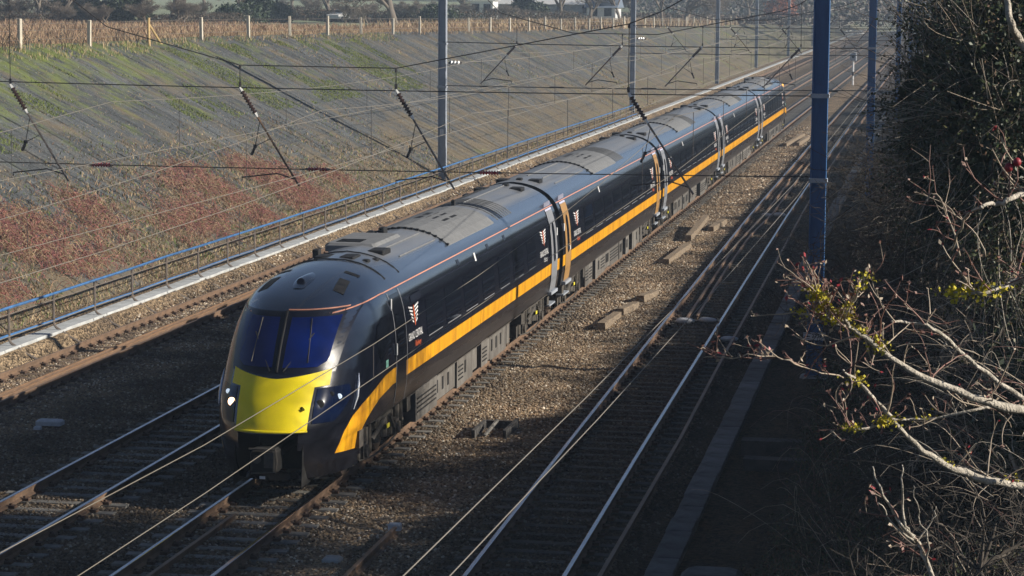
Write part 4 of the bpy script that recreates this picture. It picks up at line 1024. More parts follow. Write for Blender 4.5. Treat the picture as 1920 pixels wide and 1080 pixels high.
# bogies
def bogie(cy, side_detail=True):
    b = MB()
    for s in (1, -1):
        x = s * 1.02
        # side frame, dropped in the middle
        pr = [(-1.75, .72), (-1.2, .80), (-.5, .62), (.5, .62), (1.2, .80), (1.75, .72), (1.75, .56), (1.2, .58), (.5, .42), (-.5, .42), (-1.2, .58), (-1.75, .56)]
        vs = [(x - .06, cy + a, z) for a, z in pr] + [(x + .06, cy + a, z) for a, z in pr]; n = len(pr)
        b.add(vs, [(i, (i + 1) % n, n + (i + 1) % n, n + i) for i in range(n)] + [tuple(range(n))[::-1], tuple(range(n, 2 * n))])
        for d in (-1.3, 1.3):
            b.box(*sorted((s * 1.0, s * 1.22)), cy + d - .17, cy + d + .17, .34, .62)
            b.tube([(s * 1.2, cy + d, .46), (s * 1.27, cy + d, .46)], .12, 10)
            b.tube([(s * 1.12, cy + d - .30, .36), (s * 1.12, cy + d - .30, .86)], .075, 8); b.tube([(s * 1.12, cy + d + .30, .36), (s * 1.12, cy + d + .30, .86)], .075, 8)
            b.tube([(s * 1.2, cy + d + .42, .35), (s * 1.2, cy + d + .36, .95)], .035, 6)
        for e in (-.32, .32): b.tube([(s * 1.1, cy + e, .45), (s * 1.1, cy + e, .93)], .15, 10)
        b.box(*sorted((s * 1.05, s * 1.25)), cy - .62, cy + .62, .86, .95)
        b.tube([(s * 1.24, cy - .9, .6), (s * 1.24, cy + .15, .82)], .045, 7); b.tube([(s * 1.25, cy + .55, .82), (s * 1.2, cy + 1.1, .5)], .04, 6)
        for e in (-1.9, 1.9): b.box(*sorted((s * .72, s * 1.15)), cy + e - .09, cy + e + .09, .30, .62); 
        b.tube([(s * 1.18, cy - 1.7, .34), (s * 1.22, cy - .6, .26), (s * 1.22, cy + .6, .27), (s * 1.18, cy + 1.7, .34)], .02, 5)
        for e in (-1.95, 1.95): b.box(*sorted((s * .95, s * 1.3)), cy + e - .16, cy + e + .16, .66, .98)
    f = b.build('bogie', M['bogie'], train)
    for d in (-1.3, 1.3):
        for s in (1, -1):
            w = MB(); w.tube([(s * .68, cy + d, .455), (s * .71, cy + d, .455), (s * .715, cy + d, .455), (s * .82, cy + d, .455)], [.48, .48, .455, .445], 26); w.tube([(s * .821, cy + d, .455), (s * .90, cy + d, .455)], [.16, .13], 12)
            w.build('wheel', M['wheel'], f)
        w = MB(); w.tube([(-.68, cy + d, .455), (.68, cy + d, .455)], .08, 8); w.build('axle', M['wheel'], f)
    for s in (1, -1):
        w = MB(); w.box(*sorted((s * 1.26, s * 1.275)), cy + .2, cy + .42, .62, .70); w.build('yellow_label', M['label_y'], f)
    return f
bc = [43.9, G0 - 3.5]
for k in range(1, 4): bc += [G0 + (k - 1) * CL + 2.9, G0 + k * CL - 3.4]
bc += [G0 + 3 * CL + 2.9, refl(43.9)]
for c in bc: bogie(c)

# ---- front face of the leading coach (measured on the nose surface)
body0 = coaches[0]
def F_grid(rows, off=.01):
    """rows: (z, xa, xb) sampled onto the nose"""
    out = []
    for z, a, b in rows:
        r = []
        for k in range(13):
            x = a + (b - a) * k / 12 + .035; Y = frontY(x, z)
            e = 1e-3; nx = (frontY(x + e, z) - frontY(x - e, z)) / (2 * e); nz = (frontY(x, z + e) - frontY(x, z - e)) / (2 * e)
            n = Vector((nx, -1, nz)).normalized(); r.append(tuple(Vector((x, Y, z)) + n * off))
        out.append(r)
    return out
def F_patch(name, rows, m_, off=.01, parent=None, label=None):
    mb = MB(); mb.grid(F_grid(rows, off)); o = mb.build(name, m_, parent or body0, smooth=True)
    if label: o['label'] = label
    return o
# yellow panel, in two joined bands with the wings above the lamps, upper edge dipping to the centre
mb = MB()
rows_ = [(1.19 + (1.90 - 1.19) * i / 8, -(.615 + .035 * i / 8), .615 + .035 * i / 8 + .02) for i in range(9)]
mb.grid(F_grid(rows_, .012))
def ytop(x): return 2.045 + .14 * (abs(x) / .88) ** 1.4
cols = [-.86 + 1.74 * i / 24 for i in range(25)]
g = []
for j in range(5):
    r = []
    for x in cols:
        z0_ = 1.90 if abs(x) < .66 else 1.90 + (abs(x) - .66) * .06; z = z0_ + (ytop(x) - z0_) * j / 4
        r.append(F_grid([(z, x, x)], .012)[0][0])
    g.append(r)
mb.grid(g)
yp = mb.build('yellow_panel', M['yellow'], body0, smooth=True)
mb = MB(); mb.grid([F_grid([(z, -.62, .63)], o_)[0] for z, o_ in ((1.215, .014), (1.20, .05), (1.175, .055), (1.16, .01))], flip=True); mb.build('panel_lip', M['yellow'], yp)
mb = MB(); c = F_grid([(1.56, .56, .56)], .02)[0][0]; mb.tube([c, (c[0], c[1] - .05, c[2])], .03, 8); mb.build('panel_latch', M['label_y'], yp)
mb = MB(); c = F_grid([(1.57, .53, .53)], .014)[0][0]; mb.tube([c, (c[0], c[1] - .012, c[2])], .035, 8); mb.build('latch_recess', M['black'], yp)
# windscreens
def scr(name, sgn_):
    rows_ = []
    for i in range(11):
        t_ = i / 10; z = 2.23 + .13 * (1 - t_) * 0 + .82 * t_
        zi = z + 0
        inner = .095 + .012 * t_; outer = .80 + .07 * t_
        if t_ < .12: outer -= (.12 - t_) * 1.2
        a, b = sorted((sgn_ * inner, sgn_ * outer)); rows_.append((z + 0, a, b))
    return rows_
sf = []
for i in range(13):
    t_ = i / 12; z = 2.13 + 1.02 * t_; sf.append((z, -(.93 + .14 * t_), .93 + .14 * t_))
F_patch('windscreen_surround', sf, M['screen_frame'], .008)
for sg in (-1, 1):
    o = F_patch('windscreen', scr('w', sg), M['screen'], .016)
    mb = MB(); base_ = F_grid([(2.16, sg * .12, sg * .12)], .03)[0][0]; tip = F_grid([(2.78, sg * .52, sg * .52)], .03)[0][0]
    mb.tube([base_, tip], .012, 5); mb.tube([F_grid([(2.3, sg * .50, sg * .50)], .03)[0][0], F_grid([(3.02, sg * .44, sg * .44)], .03)[0][0]], .012, 5); mb.build('wiper', M['black'], o)
mb = MB(); mb.tube([F_grid([(2.15 + .1 * i, 0.0, 0.0)], .018)[0][0] for i in range(11)], .022, 7); mb.build('windscreen_pillar', M['vent'], body0, smooth=True)
mb = MB(); mb.grid(F_grid([(3.165, 0.02, .93), (3.185, 0.02, .93)], .014)); mb.build('orange_line', M['cant'], body0)
# lamp clusters
for sg in (-1, 1):
    rows_ = []
    for i in range(9):
        t_ = i / 8; z = 1.30 + .58 * t_; a = .70 + .02 * t_; b = .86 + .30 * math.sin(math.pi * (0.15 + .5 * t_)) * 1.0
        u, v = sorted((sg * a, sg * b)); rows_.append((z, u, v))
    cl = F_patch('headlamp_cluster', rows_, M['lens'], .012)
    for (x_, z_, r_, m_) in ((.79, 1.62, .075, 'lamp_on' if sg < 0 else 'vent'), (.93, 1.76, .045, 'lamp_cool' if sg < 0 else 'vent'), (1.03, 1.70, .05, 'lamp_cool')):
        if sg < 0 and x_ > 1: continue
        c = Vector(F_grid([(z_, sg * x_, sg * x_)], .012)[0][0]); mb = MB(); dirn = Vector((sg * .35, -1, .1)).normalized()
        mb.tube([c - dirn * .01, c + dirn * .012, c + dirn * .02], [r_, r_, r_ * .6], 14); mb.build('headlamp', M[m_], cl)
# upper marker lamp fairing and the slotted intakes on the dome
def dome(X, Y, off=.0): return (X, Y, roofZ(X, Y, True) + off)
mb = MB(); rows_ = []
for i in range(11):
    t_ = i / 10; Y = 42.35 + 1.1 * t_; w = .17 * math.sin(math.pi * min(1, .12 + .88 * (1 - t_))) ** .8 if t_ < 1 else .0
    w = .16 * (math.sin(math.pi * (t_ * .85 + .12))) ** .7 if t_ < .98 else .01
    hgt = .05 * math.sin(math.pi * (t_ * .9 + .08))
    rows_.append([dome(w * a, Y, max(.004, hgt * (1 - a * a))) for a in (-1, -.7, -.35, 0, .35, .7, 1)])
mb.grid(rows_, flip=False); fr = mb.build('marker_lamp_fairing', M['body'], body0, smooth=True)
mb = MB(); c = Vector(dome(0.0, 42.62, .035)); mb.tube([c, c + Vector((0, -.03, .015))], [.085, .075], 14); mb.build('marker_lamp', M['screen_frame'], fr)
for sg in (-1, 1):
    mb = MB(); rows_ = []
    for i in range(5):
        Y = 42.55 + .75 * i / 4; rows_.append([dome(sg * (x_ - .06 * i / 4), Y, .008) for x_ in (.62, .72, .82)])
    mb.grid(rows_, flip=sg < 0); mb.build('cab_intake', M['vent'], body0)
    mb = MB(); mb.grid([[dome(sg * x_, Y, .008) for x_ in (.52, .66, .8)] for Y in (43.75, 43.92)], flip=sg < 0); mb.build('cab_intake', M['vent'], body0)
    # mirror fin / lower trim beside the lamps
    mb = MB(); mb.tube([(sg * (sideX(Y, z) + .02), Y, z) for Y, z in ((41.55, 1.42), (41.72, 1.62), (41.85, 1.85), (41.93, 2.02))], [.008, .03, .026, .006], 6); mb.build('trim_fin', M['chrome'], body0)
# coupler recess, coupler and valance
mb = MB(); mb.add([(-.62, 40.3, .2), (.62, 40.3, .2), (.62, 42.0, .2), (-.62, 42.0, .2), (-.62, 40.45, 1.17), (.62, 40.45, 1.17), (.62, 42.0, 1.17), (-.62, 42.0, 1.17)], [(4, 5, 6, 7), (0, 4, 7, 3), (1, 2, 6, 5), (2, 3, 7, 6)])
mb.build('coupler_recess', M['dark'], body0)
mb = MB(); mb.tube([(0, 42.0, .72), (0, 40.5, .72)], .12, 10); mb.bbox(-.24, .24, 40.02, 40.5, .52, .92, .05); cp = mb.build('coupler', M['dark'], body0)
mb = MB(); mb.tube([(-.10, 40.0, .74), (-.10, 40.02, .74)], .075, 12); mb.box(.03, .20, 39.995, 40.018, .60, .86); mb.tube([(-.24, 40.0, .93), (.24, 40.0, .93), (.26, 40.0, .72), (.24, 40.0, .52), (-.2, 40.0, .50)], .018, 6); mb.build('coupler_face', M['bogie'], cp)
mb = MB(); mb.box(-.05, .05, 40.0, 40.015, .40, .45); mb.build('coupler_plate', M['white'], cp)
# ------------------------------------------------------------------ vegetation tools
M['leaf_a'] = mat('leaf_dark_green', (0.020, 0.036, 0.014), 0.55)
M['leaf_b'] = mat('leaf_mid_green', (0.045, 0.065, 0.020), 0.5)
M['leaf_c'] = mat('leaf_olive', (0.10, 0.10, 0.03), 0.55)
M['leaf_d'] = mat('leaf_brown', (0.13, 0.075, 0.04), 0.7)
M['bark'] = mat('bark_grey', (0.62, 0.56, 0.47), 0.75, col2=(0.28, 0.25, 0.20), scale=30, bump=0.5)
M['bark_dark'] = mat('bark_dark', (0.085, 0.07, 0.055), 0.9, var=.4, scale=8)
M['twig'] = mat('twig_pale', (0.48, 0.39, 0.29), 0.6, var=.35, scale=12)
M['twig_red'] = mat('twig_reddish', (0.26, 0.14, 0.11), 0.6, var=.3, scale=12)
M['lichen'] = mat('yellow_lichen', (0.62, 0.50, 0.03), 0.9, col2=(0.32, 0.30, 0.05), scale=40)
M['bud'] = mat('red_bud', (0.30, 0.03, 0.04), 0.5)
M['dry_a'] = mat('dry_grass', (0.42, 0.32, 0.19), 0.9); M['dry_b'] = mat('dry_stalk', (0.33, 0.22, 0.14), 0.9)
M['grass_a'] = mat('grass_green', (0.11, 0.16, 0.03), 0.8); M['grass_b'] = mat('moss_yellow_green', (0.20, 0.23, 0.04), 0.9)
M['bram_a'] = mat('bramble_red', (0.33, 0.125, 0.105), 0.8); M['bram_b'] = mat('bramble_brown', (0.24, 0.14, 0.08), 0.85); M['bram_c'] = mat('bramble_purple', (0.20, 0.085, 0.09), 0.85)
M['rust_tree'] = mat('rust_leaf', (0.50, 0.20, 0.10), 0.9)
def leaf_mesh(name, C, size, mats, flat=0.0, weights=None, aspect=.55):
    n = len(C); s = size * rng.uniform(.6, 1.4, (n, 1))
    a = rng.normal(size=(n, 3)); a /= np.linalg.norm(a, axis=1, keepdims=True)
    b = rng.normal(size=(n, 3)); b[:, 2] *= (1 - flat); b = np.cross(a, b); b /= np.linalg.norm(b, axis=1, keepdims=True) + 1e-9
    V = np.stack([C - a * s, C + b * s * aspect, C + a * s, C - b * s * aspect], 1).reshape(-1, 3)
    F = np.arange(4 * n).reshape(n, 4)
    mi = rng.choice(len(mats), n, p=weights) if len(mats) > 1 else np.zeros(n)
    return np_mesh(name, V, F, mats, mi)
def blade_mesh(name, P, h, w, mats, weights=None, lean=.35):
    n = len(P); hh = h * rng.uniform(.45, 1.35, n); th = rng.uniform(0, 2 * np.pi, n)
    d = np.stack([np.cos(th), np.sin(th), np.zeros(n)], 1); l = rng.normal(0, lean, (n, 2)) * hh[:, None]
    tip = P + np.column_stack([l, hh]); mid = P + np.column_stack([l * .35, hh * .6])
    V = np.stack([P - d * w, P + d * w, mid + d * w * .7, tip, mid - d * w * .7], 1)
    V = V.reshape(-1, 3); base = np.arange(n)[:, None] * 5
    F = np.concatenate([base + np.array([0, 1, 2, 4]), base + np.array([4, 2, 3, 3])], 0)
    # second face is a triangle: use separate tris
    F1 = base + np.array([0, 1, 2, 4]); T = np.concatenate([base + np.array([0, 1, 2]), base + np.array([0, 2, 4]), base + np.array([4, 2, 3])], 0)
    mi1 = rng.choice(len(mats), n, p=weights)
    return np_mesh(name, V, T, mats, np.concatenate([mi1, mi1, mi1]))
def strands_mesh(name, paths, radii, mats, mi=None, n=3):
    """paths (N,K,3), radii (N,K): thin tubes built in one go"""
    N_, K, _ = paths.shape
    T = np.gradient(paths, axis=1); T /= np.linalg.norm(T, axis=2, keepdims=True) + 1e-9
    ref = np.array([.31, .17, .93]); A = np.cross(T, ref); A /= np.linalg.norm(A, axis=2, keepdims=True) + 1e-9; Bv = np.cross(T, A)
    ang = np.arange(n) * 2 * np.pi / n
    V = paths[:, :, None, :] + radii[:, :, None, None] * (A[:, :, None, :] * np.cos(ang)[None, None, :, None] + Bv[:, :, None, :] * np.sin(ang)[None, None, :, None])
    idx = np.arange(N_ * K * n).reshape(N_, K, n); a = idx[:, :-1]; b = idx[:, 1:]
    F = np.stack([a, np.roll(a, -1, 2), np.roll(b, -1, 2), b], -1).reshape(-1, 4)
    m_ = np.repeat(mi, (K - 1) * n) if mi is not None else None
    return np_mesh(name, V.reshape(-1, 3), F, mats, m_, smooth=True)
def bare_tree_mesh(seed, H, R, levels=6, spread=.55, first=.28, upness=.12, kids=(2, 4), mat_=None, minr=.012):
    r = random.Random(seed); segs = []
    def grow(p, d, L_, rad, lv):
        k = 4; pts = [p]; q = p; dd = d
        for i in range(k):
            dd = (dd + Vector((r.gauss(0, .10), r.gauss(0, .10), r.gauss(0, .07) + upness * .25))).normalized(); q = q + dd * L_ / k; pts.append(q)
        segs.append(([tuple(x) for x in pts], [max(minr, rad * (1 - .42 * i / k)) for i in range(k + 1)]))
        if lv == 0: return
        for j in range(r.randint(*kids) + (1 if lv > 2 else 0)):
            t = r.uniform(.45, 1.0) if j else 1.0; i = min(k - 1, int(t * k)); s = pts[i].lerp(pts[i + 1], t * k - i) if t < 1 else pts[-1]
            ax = Vector((r.gauss(0, 1), r.gauss(0, 1), r.gauss(0, .6))); ax = (ax - dd * ax.dot(dd)).normalized()
            nd = (dd * (1 - spread * r.uniform(.5, 1.1)) + ax * spread * r.uniform(.7, 1.3) + Vector((0, 0, upness))).normalized()
            grow(s, nd, L_ * r.uniform(.58, .82), rad * .58 * r.uniform(.75, 1.05), lv - 1)
    grow(Vector((0, 0, -.3)), Vector((r.gauss(0, .05), r.gauss(0, .05), 1)).normalized(), H * first, R, levels)
    thick = [s for s in segs if s[1][0] > R * .25]; thin = [s for s in segs if s[1][0] <= R * .25]
    mb = MB()
    for p, q in thick: mb.tube(p, q, 7, cap=False)
    me1 = mb.mesh('trunk', mat_ or M['bark_dark'], True)
    Pn = np.array([s[0] for s in thin]); Rn = np.array([s[1] for s in thin])
    me2 = strands_mesh('crown', Pn, Rn, [mat_ or M['bark_dark']])
    return me1, me2
def crown_points(c, r, n_cl, per, shell=.55, sig=.22):
    u = rng.normal(size=(n_cl, 3)); u /= np.linalg.norm(u, axis=1, keepdims=True)
    rad = shell + (1 - shell) * rng.random((n_cl, 1)) ** .6; rad *= 1 + rng.normal(0, .10, (n_cl, 1))
    cc = np.array(c) + u * rad * np.array(r)
    P = cc[:, None, :] + rng.normal(0, sig, (n_cl, per, 3)) * np.array([1, 1, .7]); return P.reshape(-1, 3), cc
def wx(tang, d): return CAM.x + tang * d

# ------------------------------------------------------------------ far trees, hedges, buildings
M['bark_far'] = mat('bark_hazy_far', (0.17, 0.14, 0.11), 0.9)  # bark lightened: the pale haze of the distance is put into its colour
protos = []
for sd, H, R, sp in ((1, 15, .42, .55), (2, 13, .34, .5), (3, 11, .22, .42), (5, 16, .5, .62)):
    protos.append(bare_tree_mesh(sd, H, R, 6, sp, .26 if sd != 3 else .2, mat_=M['bark_far'], minr=.02))
def far_tree(tang, d, pi, sc_, label):
    X = wx(tang, d); t = thing('bare_tree', label, 'tree', (X, d, plateau(X, d) - .1), 'leafless trees behind the boundary fence')
    a, b = protos[pi]; rz = rnd.uniform(0, 6.28); sx = rnd.uniform(.9, 1.1)
    for nm_, me in (('trunk', a), ('crown', b)):
        o = bpy.data.objects.new(nm_, me); COL.objects.link(o); o.parent = t
    t.rotation_euler = (0, 0, rz); t.scale = (sc_ * sx, sc_, sc_ * rnd.uniform(.92, 1.08)); return t
FT = [(-.4017, 205, 1, .9, 'leafless tree at the far left edge behind the fence'), (-.3890, 214, 2, 1.0, 'slender leafless tree behind the first pale fence post'), (-.3790, 209, 2, 1.1, 'slender leafless tree between the first two fence posts'),
      (-.3700, 226, 1, .9, 'leafless tree a little left of the second fence post'), (-.3609, 204, 0, 1.0, 'stout trunked leafless tree just right of the second fence post'), (-.3390, 220, 1, 1.0, 'leafless tree behind the timber tripod post'),
      (-.3300, 214, 2, 1.2, 'many stemmed leafless tree right of the dark evergreen'), (-.3235, 232, 0, .8, 'leafless tree between the tripod post and the pale field'), (-.2980, 236, 1, .9, 'spreading leafless tree partly covered in ivy'),
      (-.2590, 262, 2, 1.1, 'lone slim leafless tree forking low behind the fence'), (-.2308, 252, 3, 1.05, 'big leafless oak with a thick dark trunk and a long side limb'), (-.2010, 330, 1, .8, 'hazy leafless tree just right of the tall near mast'),
      (-.1860, 340, 2, 1.0, 'hazy slim tree beside the white shed'), (-.1602, 305, 1, 1.0, 'rounded leafless tree with a straight trunk in mid distance'), (-.1478, 300, 0, .75, 'leafless tree left of the blue roofed house'),
      (-.1344, 318, 2, 1.1, 'pale stemmed birch like tree beside the second mast'), (-.1290, 330, 2, 1.0, 'second pale stemmed tree just left of the second mast'), (-.1178, 345, 1, .9, 'hazy leafless tree right of the second mast'),
      (-.1078, 338, 3, 1.05, 'massive dark trunk standing alone before the hazy wood'), (-.0946, 395, 0, .9, 'hazy leafless tree behind the third mast'), (-.0820, 420, 1, 1.0, 'hazy leafless tree between the third and fourth masts'),
      (-.0600, 430, 1, .9, 'hazy leafless tree right of the rust coloured tree'), (-.0500, 470, 0, 1.0, 'hazy leafless tree just left of the big blue mast'), (-.2760, 300, 1, .8, 'leafless tree in the pale field left of the lone slim one'), (-.3140, 330, 0, .8, 'distant leafless tree at the edge of the pale field')]
for a in FT: far_tree(*a)
for i in range(30):   # low leafless shrubs filling in under the trees
    tq = -.402 + .0072 * i + rnd.uniform(-.003, .003) + (.03 if i > 12 else 0); dq = rnd.uniform(196, 226) if i < 13 else rnd.uniform(255, 320)
    X = wx(tq, dq); t = thing('leafless_shrub', 'low leafless shrub in the thin thicket behind the boundary fence', 'shrub', (X, dq, plateau(X, dq) - .1), 'leafless shrubs behind the boundary fence')
    for nm_, me in zip(('trunk', 'crown'), protos[2]):
        o = bpy.data.objects.new(nm_, me); COL.objects.link(o); o.parent = t
    t.rotation_euler = (0, 0, rnd.uniform(0, 6)); t.scale = (rnd.uniform(.5, .7), rnd.uniform(.5, .7), rnd.uniform(.28, .42))
# evergreen and ivy covered
def bushy(name, label, X, Y, z, r, n_cl, per, size, mats, w, cat='tree', trunk=True, group=None, sig=.25, shell=.5, core=0):
    t = thing(name, label, cat, (X, Y, z), group)
    P, cc = crown_points((X, Y, z + r[2] * .95 + (.0 if trunk else -.2)), r, n_cl, per, shell, sig)
    me = leaf_mesh('crown', P, size, mats, weights=w); link('crown', me, t)
    if core:
        u_ = rng.normal(size=(core, 3)); u_ /= np.linalg.norm(u_, axis=1, keepdims=True); link('shade_core', leaf_mesh('shade_core', np.array([X, Y, z + r[2] * .95]) + u_ * rng.random((core, 1)) ** .4 * np.array(r) * .85, .13, [mats[0]], aspect=.8), t)  # coarse dark inner leaves added to stop sun leaking through the crown
    if trunk:
        mb = MB(); mb.tube([(X, Y, z - .3), (X + .05, Y, z + r[2] * .5), (X, Y, z + r[2] * 1.5)], [r[0] * .10 + .05, r[0] * .08 + .03, .03], 7)
        for i in range(9):
            c = cc[int(rng.integers(len(cc)))]; mb.tube([(X, Y, z + r[2] * rnd.uniform(.3, 1.2)), ((X + c[0]) / 2, (Y + c[1]) / 2, (z + r[2] * .8 + c[2]) / 2 + .1), tuple(c)], [.05, .03, .012], 5)
        mb.build('trunk', M['bark_dark'], t)
    return t
dk = [M['leaf_a'], M['leaf_b']]
for tg_, d, r, lab in ((-.3496, 203, (2.3, 2.3, 1.9), 'broad dark evergreen between the second post and the tripod'), (-.3580, 240, (2.4, 2, 1.6), 'smaller dark bush left of the broad evergreen'), (-.3750, 216, (1.6, 1.6, 1.3), 'dark rounded bush behind the second fence post'),
                       (-.2905, 238, (1.7, 1.7, 3.6), 'tall ivy covered tree standing dark before the pale field'), (-.2990, 228, (2.1, 1.6, .95), 'low dark hedge clump behind the fourth fence post'), (-.1755, 300, (1.2, 1.2, 2.2), 'small ivy covered tree right of the white shed'),
                       (-.1700, 296, (1.1, 1.1, 1.3), 'small dark bush right of the ivy covered tree'), (-.2120, 250, (2.0, 1.6, 1.1), 'dark bush at the foot of the big oak'), (-.2820, 250, (1.3, 1.3, 1.0), 'small dark bush behind the fifth fence post')):
    X = wx(tg_, d); bushy('evergreen_bush', lab, X, d, plateau(X, d) - .1, r, 260, 26, .16, dk, [.7, .3], 'bush', sig=.28, shell=.3)
X = wx(-.0683, 400); bushy('rust_leaved_tree', 'round rust orange leaved tree in the hazy distance', X, 400, plateau(X, 400), (2.5, 2.5, 2.4), 300, 30, .2, [M['rust_tree'], M['leaf_d']], [.8, .2], shell=.3)
def hedge(label, pts, h, w, n, mats, wts, size=.14, name='hedge'):
    t = thing(name, label, 'hedge', (pts[0][0], pts[0][1], plateau(*pts[0])))
    k = len(pts); u = rng.random(n) * (k - 1); i = np.minimum(u.astype(int), k - 2); f = (u - i)[:, None]
    p = np.array(pts)[i] * (1 - f) + np.array(pts)[i + 1] * f
    p += rng.normal(0, w / 2, (n, 2)); z = np.array([plateau(a, b) for a, b in p]); hh = h * (.7 + .5 * np.array([0.5 + .5 * fbm(a, b, .35) for a, b in p]))
    P = np.column_stack([p, z + rng.random(n) ** .8 * hh]); link('foliage', leaf_mesh('foliage', P, size, mats, weights=wts), t)
    pa = np.column_stack([p[:1500], z[:1500]]); s_ = np.stack([pa, pa + np.column_stack([rng.normal(0, .2, (len(pa), 2)), hh[:1500] * .6]), pa + np.column_stack([rng.normal(0, .45, (len(pa), 2)), hh[:1500] * 1.15])], 1)
    link('stems', strands_mesh('stems', s_, np.tile([.03, .02, .01], (len(pa), 1)), [M['bark_dark']]), t); return t
hb = [mat('hedge_twig', (.16, .13, .10), .9), M['leaf_d'], M['leaf_a']]
hedge('brown leafless hedge across the fields at the left, below the trees', [(wx(-.42, 200), 200), (wx(-.36, 204), 204), (wx(-.30, 215), 215)], 1.0, 1.5, 7000, hb, [.6, .3, .1], size=.09)
hedge('long dark hedge below the big oak, running to the tall near mast', [(wx(-.285, 262), 262), (wx(-.25, 262), 262), (wx(-.21, 266), 266), (wx(-.15, 285), 285)], 1.5, 1.4, 12000, hb, [.5, .25, .25], size=.11)
hedge('hazy hedge below the distant houses', [(wx(-.20, 350), 350), (wx(-.12, 355), 355), (wx(-.05, 380), 380)], 1.4, 2.0, 9000, hb, [.5, .3, .2], size=.2)
# distant woods that read as one mass
def wood(label_name, t0, t1, d0, d1, H, n, mats, wts, size, base=None):
    tt = rng.uniform(t0, t1, n); dd = rng.uniform(d0, d1, n); X = CAM.x + tt * dd
    zb = np.array([max(plateau(a, b) if b < 620 else 5.5, hill(a, b)) for a, b in zip(X, dd)])
    crown = np.array([0.62 + .75 * abs(fbm(a, b, .09)) + .25 * fbm(a, b, .3) for a, b in zip(X, dd)])
    P = np.column_stack([X, dd, zb + rng.random(n) ** .7 * H * crown]); o = link(label_name, leaf_mesh(label_name, P, size, mats, weights=wts)); tag(o, kind='stuff'); return o
wm = [mat('far_wood_brown', (.15, .125, .105), .95), mat('far_wood_green', (.07, .09, .06), .95), mat('far_wood_grey', (.20, .185, .165), .95)]
wood('distant_wood', -.46, -.345, 250, 330, 7, 9000, wm, [.6, .1, .3], .3)
wood('distant_wood', -.25, .12, 520, 620, 15, 52000, wm, [.45, .25, .3], .65)
wood('distant_wood', -.50, .10, 780, 1050, 20, 60000, wm, [.4, .3, .3], 1.1)
wood('distant_wood', -.13, .05, 430, 520, 9, 22000, wm, [.5, .15, .35], .45)
wood('distant_wood', -.06, .08, 330, 430, 5.5, 9000, wm, [.5, .2, .3], .35)
# buildings and parked cars in the far left middle distance
def house(label, tg_, d, w, l, h, rh, wall, roof, z=None):
    X = wx(tg_, d); z = plateau(X, d) if z is None else z; t = thing('house', label, 'building', (X, d, z))
    mb = MB(); mb.box(X - w / 2, X + w / 2, d, d + l, z - .5, z + h); wl = mb.build('wall', wall, t)
    mb = MB()
    for i in range(max(2, int(w / 3.2))):
        x_ = X - w / 2 + (i + .5) * w / max(2, int(w / 3.2)); m2 = MB(); m2.box(x_ - .5, x_ + .5, d - .05, d - .01, z + 1.0, z + 2.1); m2.build('window', M['glass'], wl)
    mb = MB(); o_ = .35
    mb.add([(X - w / 2 - o_, d - o_, z + h), (X + w / 2 + o_, d - o_, z + h), (X + w / 2 + o_, d + l / 2, z + h + rh), (X - w / 2 - o_, d + l / 2, z + h + rh), (X + w / 2 + o_, d + l + o_, z + h), (X - w / 2 - o_, d + l + o_, z + h)], [(0, 1, 2, 3), (3, 2, 4, 5), (0, 3, 5), (1, 4, 2), (0, 5, 4, 1)])
    mb.build('roof', roof, t); return t
rf = mat('slate_roof_blue', (.16, .20, .26), .6); rf2 = mat('shed_roof_white', (.6, .6, .58), .7)
house('small white shed with a flat pale roof beyond the hedge', -.1935, 330, 3.2, 4, 2.6, .5, M['white'], rf2)
house('long low building with a pale roof line behind the trees', -.1655, 345, 15, 6, 2.2, .8, M['concrete'], rf2)
house('white walled house with a blue grey roof, left of the second mast', -.1430, 318, 3.8, 6, 2.1, 1.7, M['white'], rf)
def car(label, tg_, d, m_, rz):
    X = wx(tg_, d); z = plateau(X, d); t = thing('parked_car', label, 'car', (X, d, z), 'cars parked beyond the hedge'); WL[t.name] = Vector((0, 0, 0))
    prof = [(-2.1, .35), (-2.1, .8), (-1.35, .95), (-.75, 1.42), (.75, 1.44), (1.5, 1.0), (2.1, .85), (2.15, .35)]
    mb = MB(); n = len(prof); vs = [(a, -.82, b) for a, b in prof] + [(a, .82, b) for a, b in prof]
    mb.add(vs, [tuple(range(n)), tuple(range(2 * n - 1, n - 1, -1))] + [(i, n + i, n + (i + 1) % n, (i + 1) % n) for i in range(n)]); b = mb.build('body', m_, t)
    mb = MB(); mb.box(-1.15, 1.25, -.84, .84, .98, 1.34); mb.build('window', M['glass'], t)
    for a in (-1.35, 1.35):
        for s in (-.8, .8):
            mb = MB(); mb.tube([(a, s - .1, .32), (a, s + .1, .32)], .32, 12); mb.build('wheel', M['black'], t)
    t.rotation_euler = (0, 0, rz)
M['car_silver'] = mat('silver_paint', (.3, .32, .36), .3, .4)
car('white car parked beyond the dark hedge, right of the lone slim tree', -.2530, 262, M['white'], 1.2)
car('silver car parked beyond the dark hedge, nearest the big oak', -.2440, 264, M['car_silver'], 1.4)
# white safety rails across the far end of the cutting
t = thing('white_barrier', 'low white double railed barrier at the far end of the tracks', 'barrier', (-7, 560, 0))
mb = MB(); mb.tube([(-12.6, 552, .15), (-11.4, 556, .95), (-6.5, 560, 1.1), (-1.5, 560, 1.5), (6, 562, 1.7)], .12, 6); mb.build('top_bar', M['white'], t)
mb = MB(); mb.tube([(-12.6, 552, -.15), (-11.4, 556, .3), (-6.5, 560, .45), (-1.5, 560, .8), (6, 562, 1.0)], .12, 6); mb.build('lower_bar', M['white'], t)
for x_ in (-11.4, -8.5, -5.5, -2.5, .5, 3.5):
    mb = MB(); mb.box(x_ - .09, x_ + .09, 559.9, 560.1, -.3, 1.2); mb.build('barrier_post', M['white'], t)
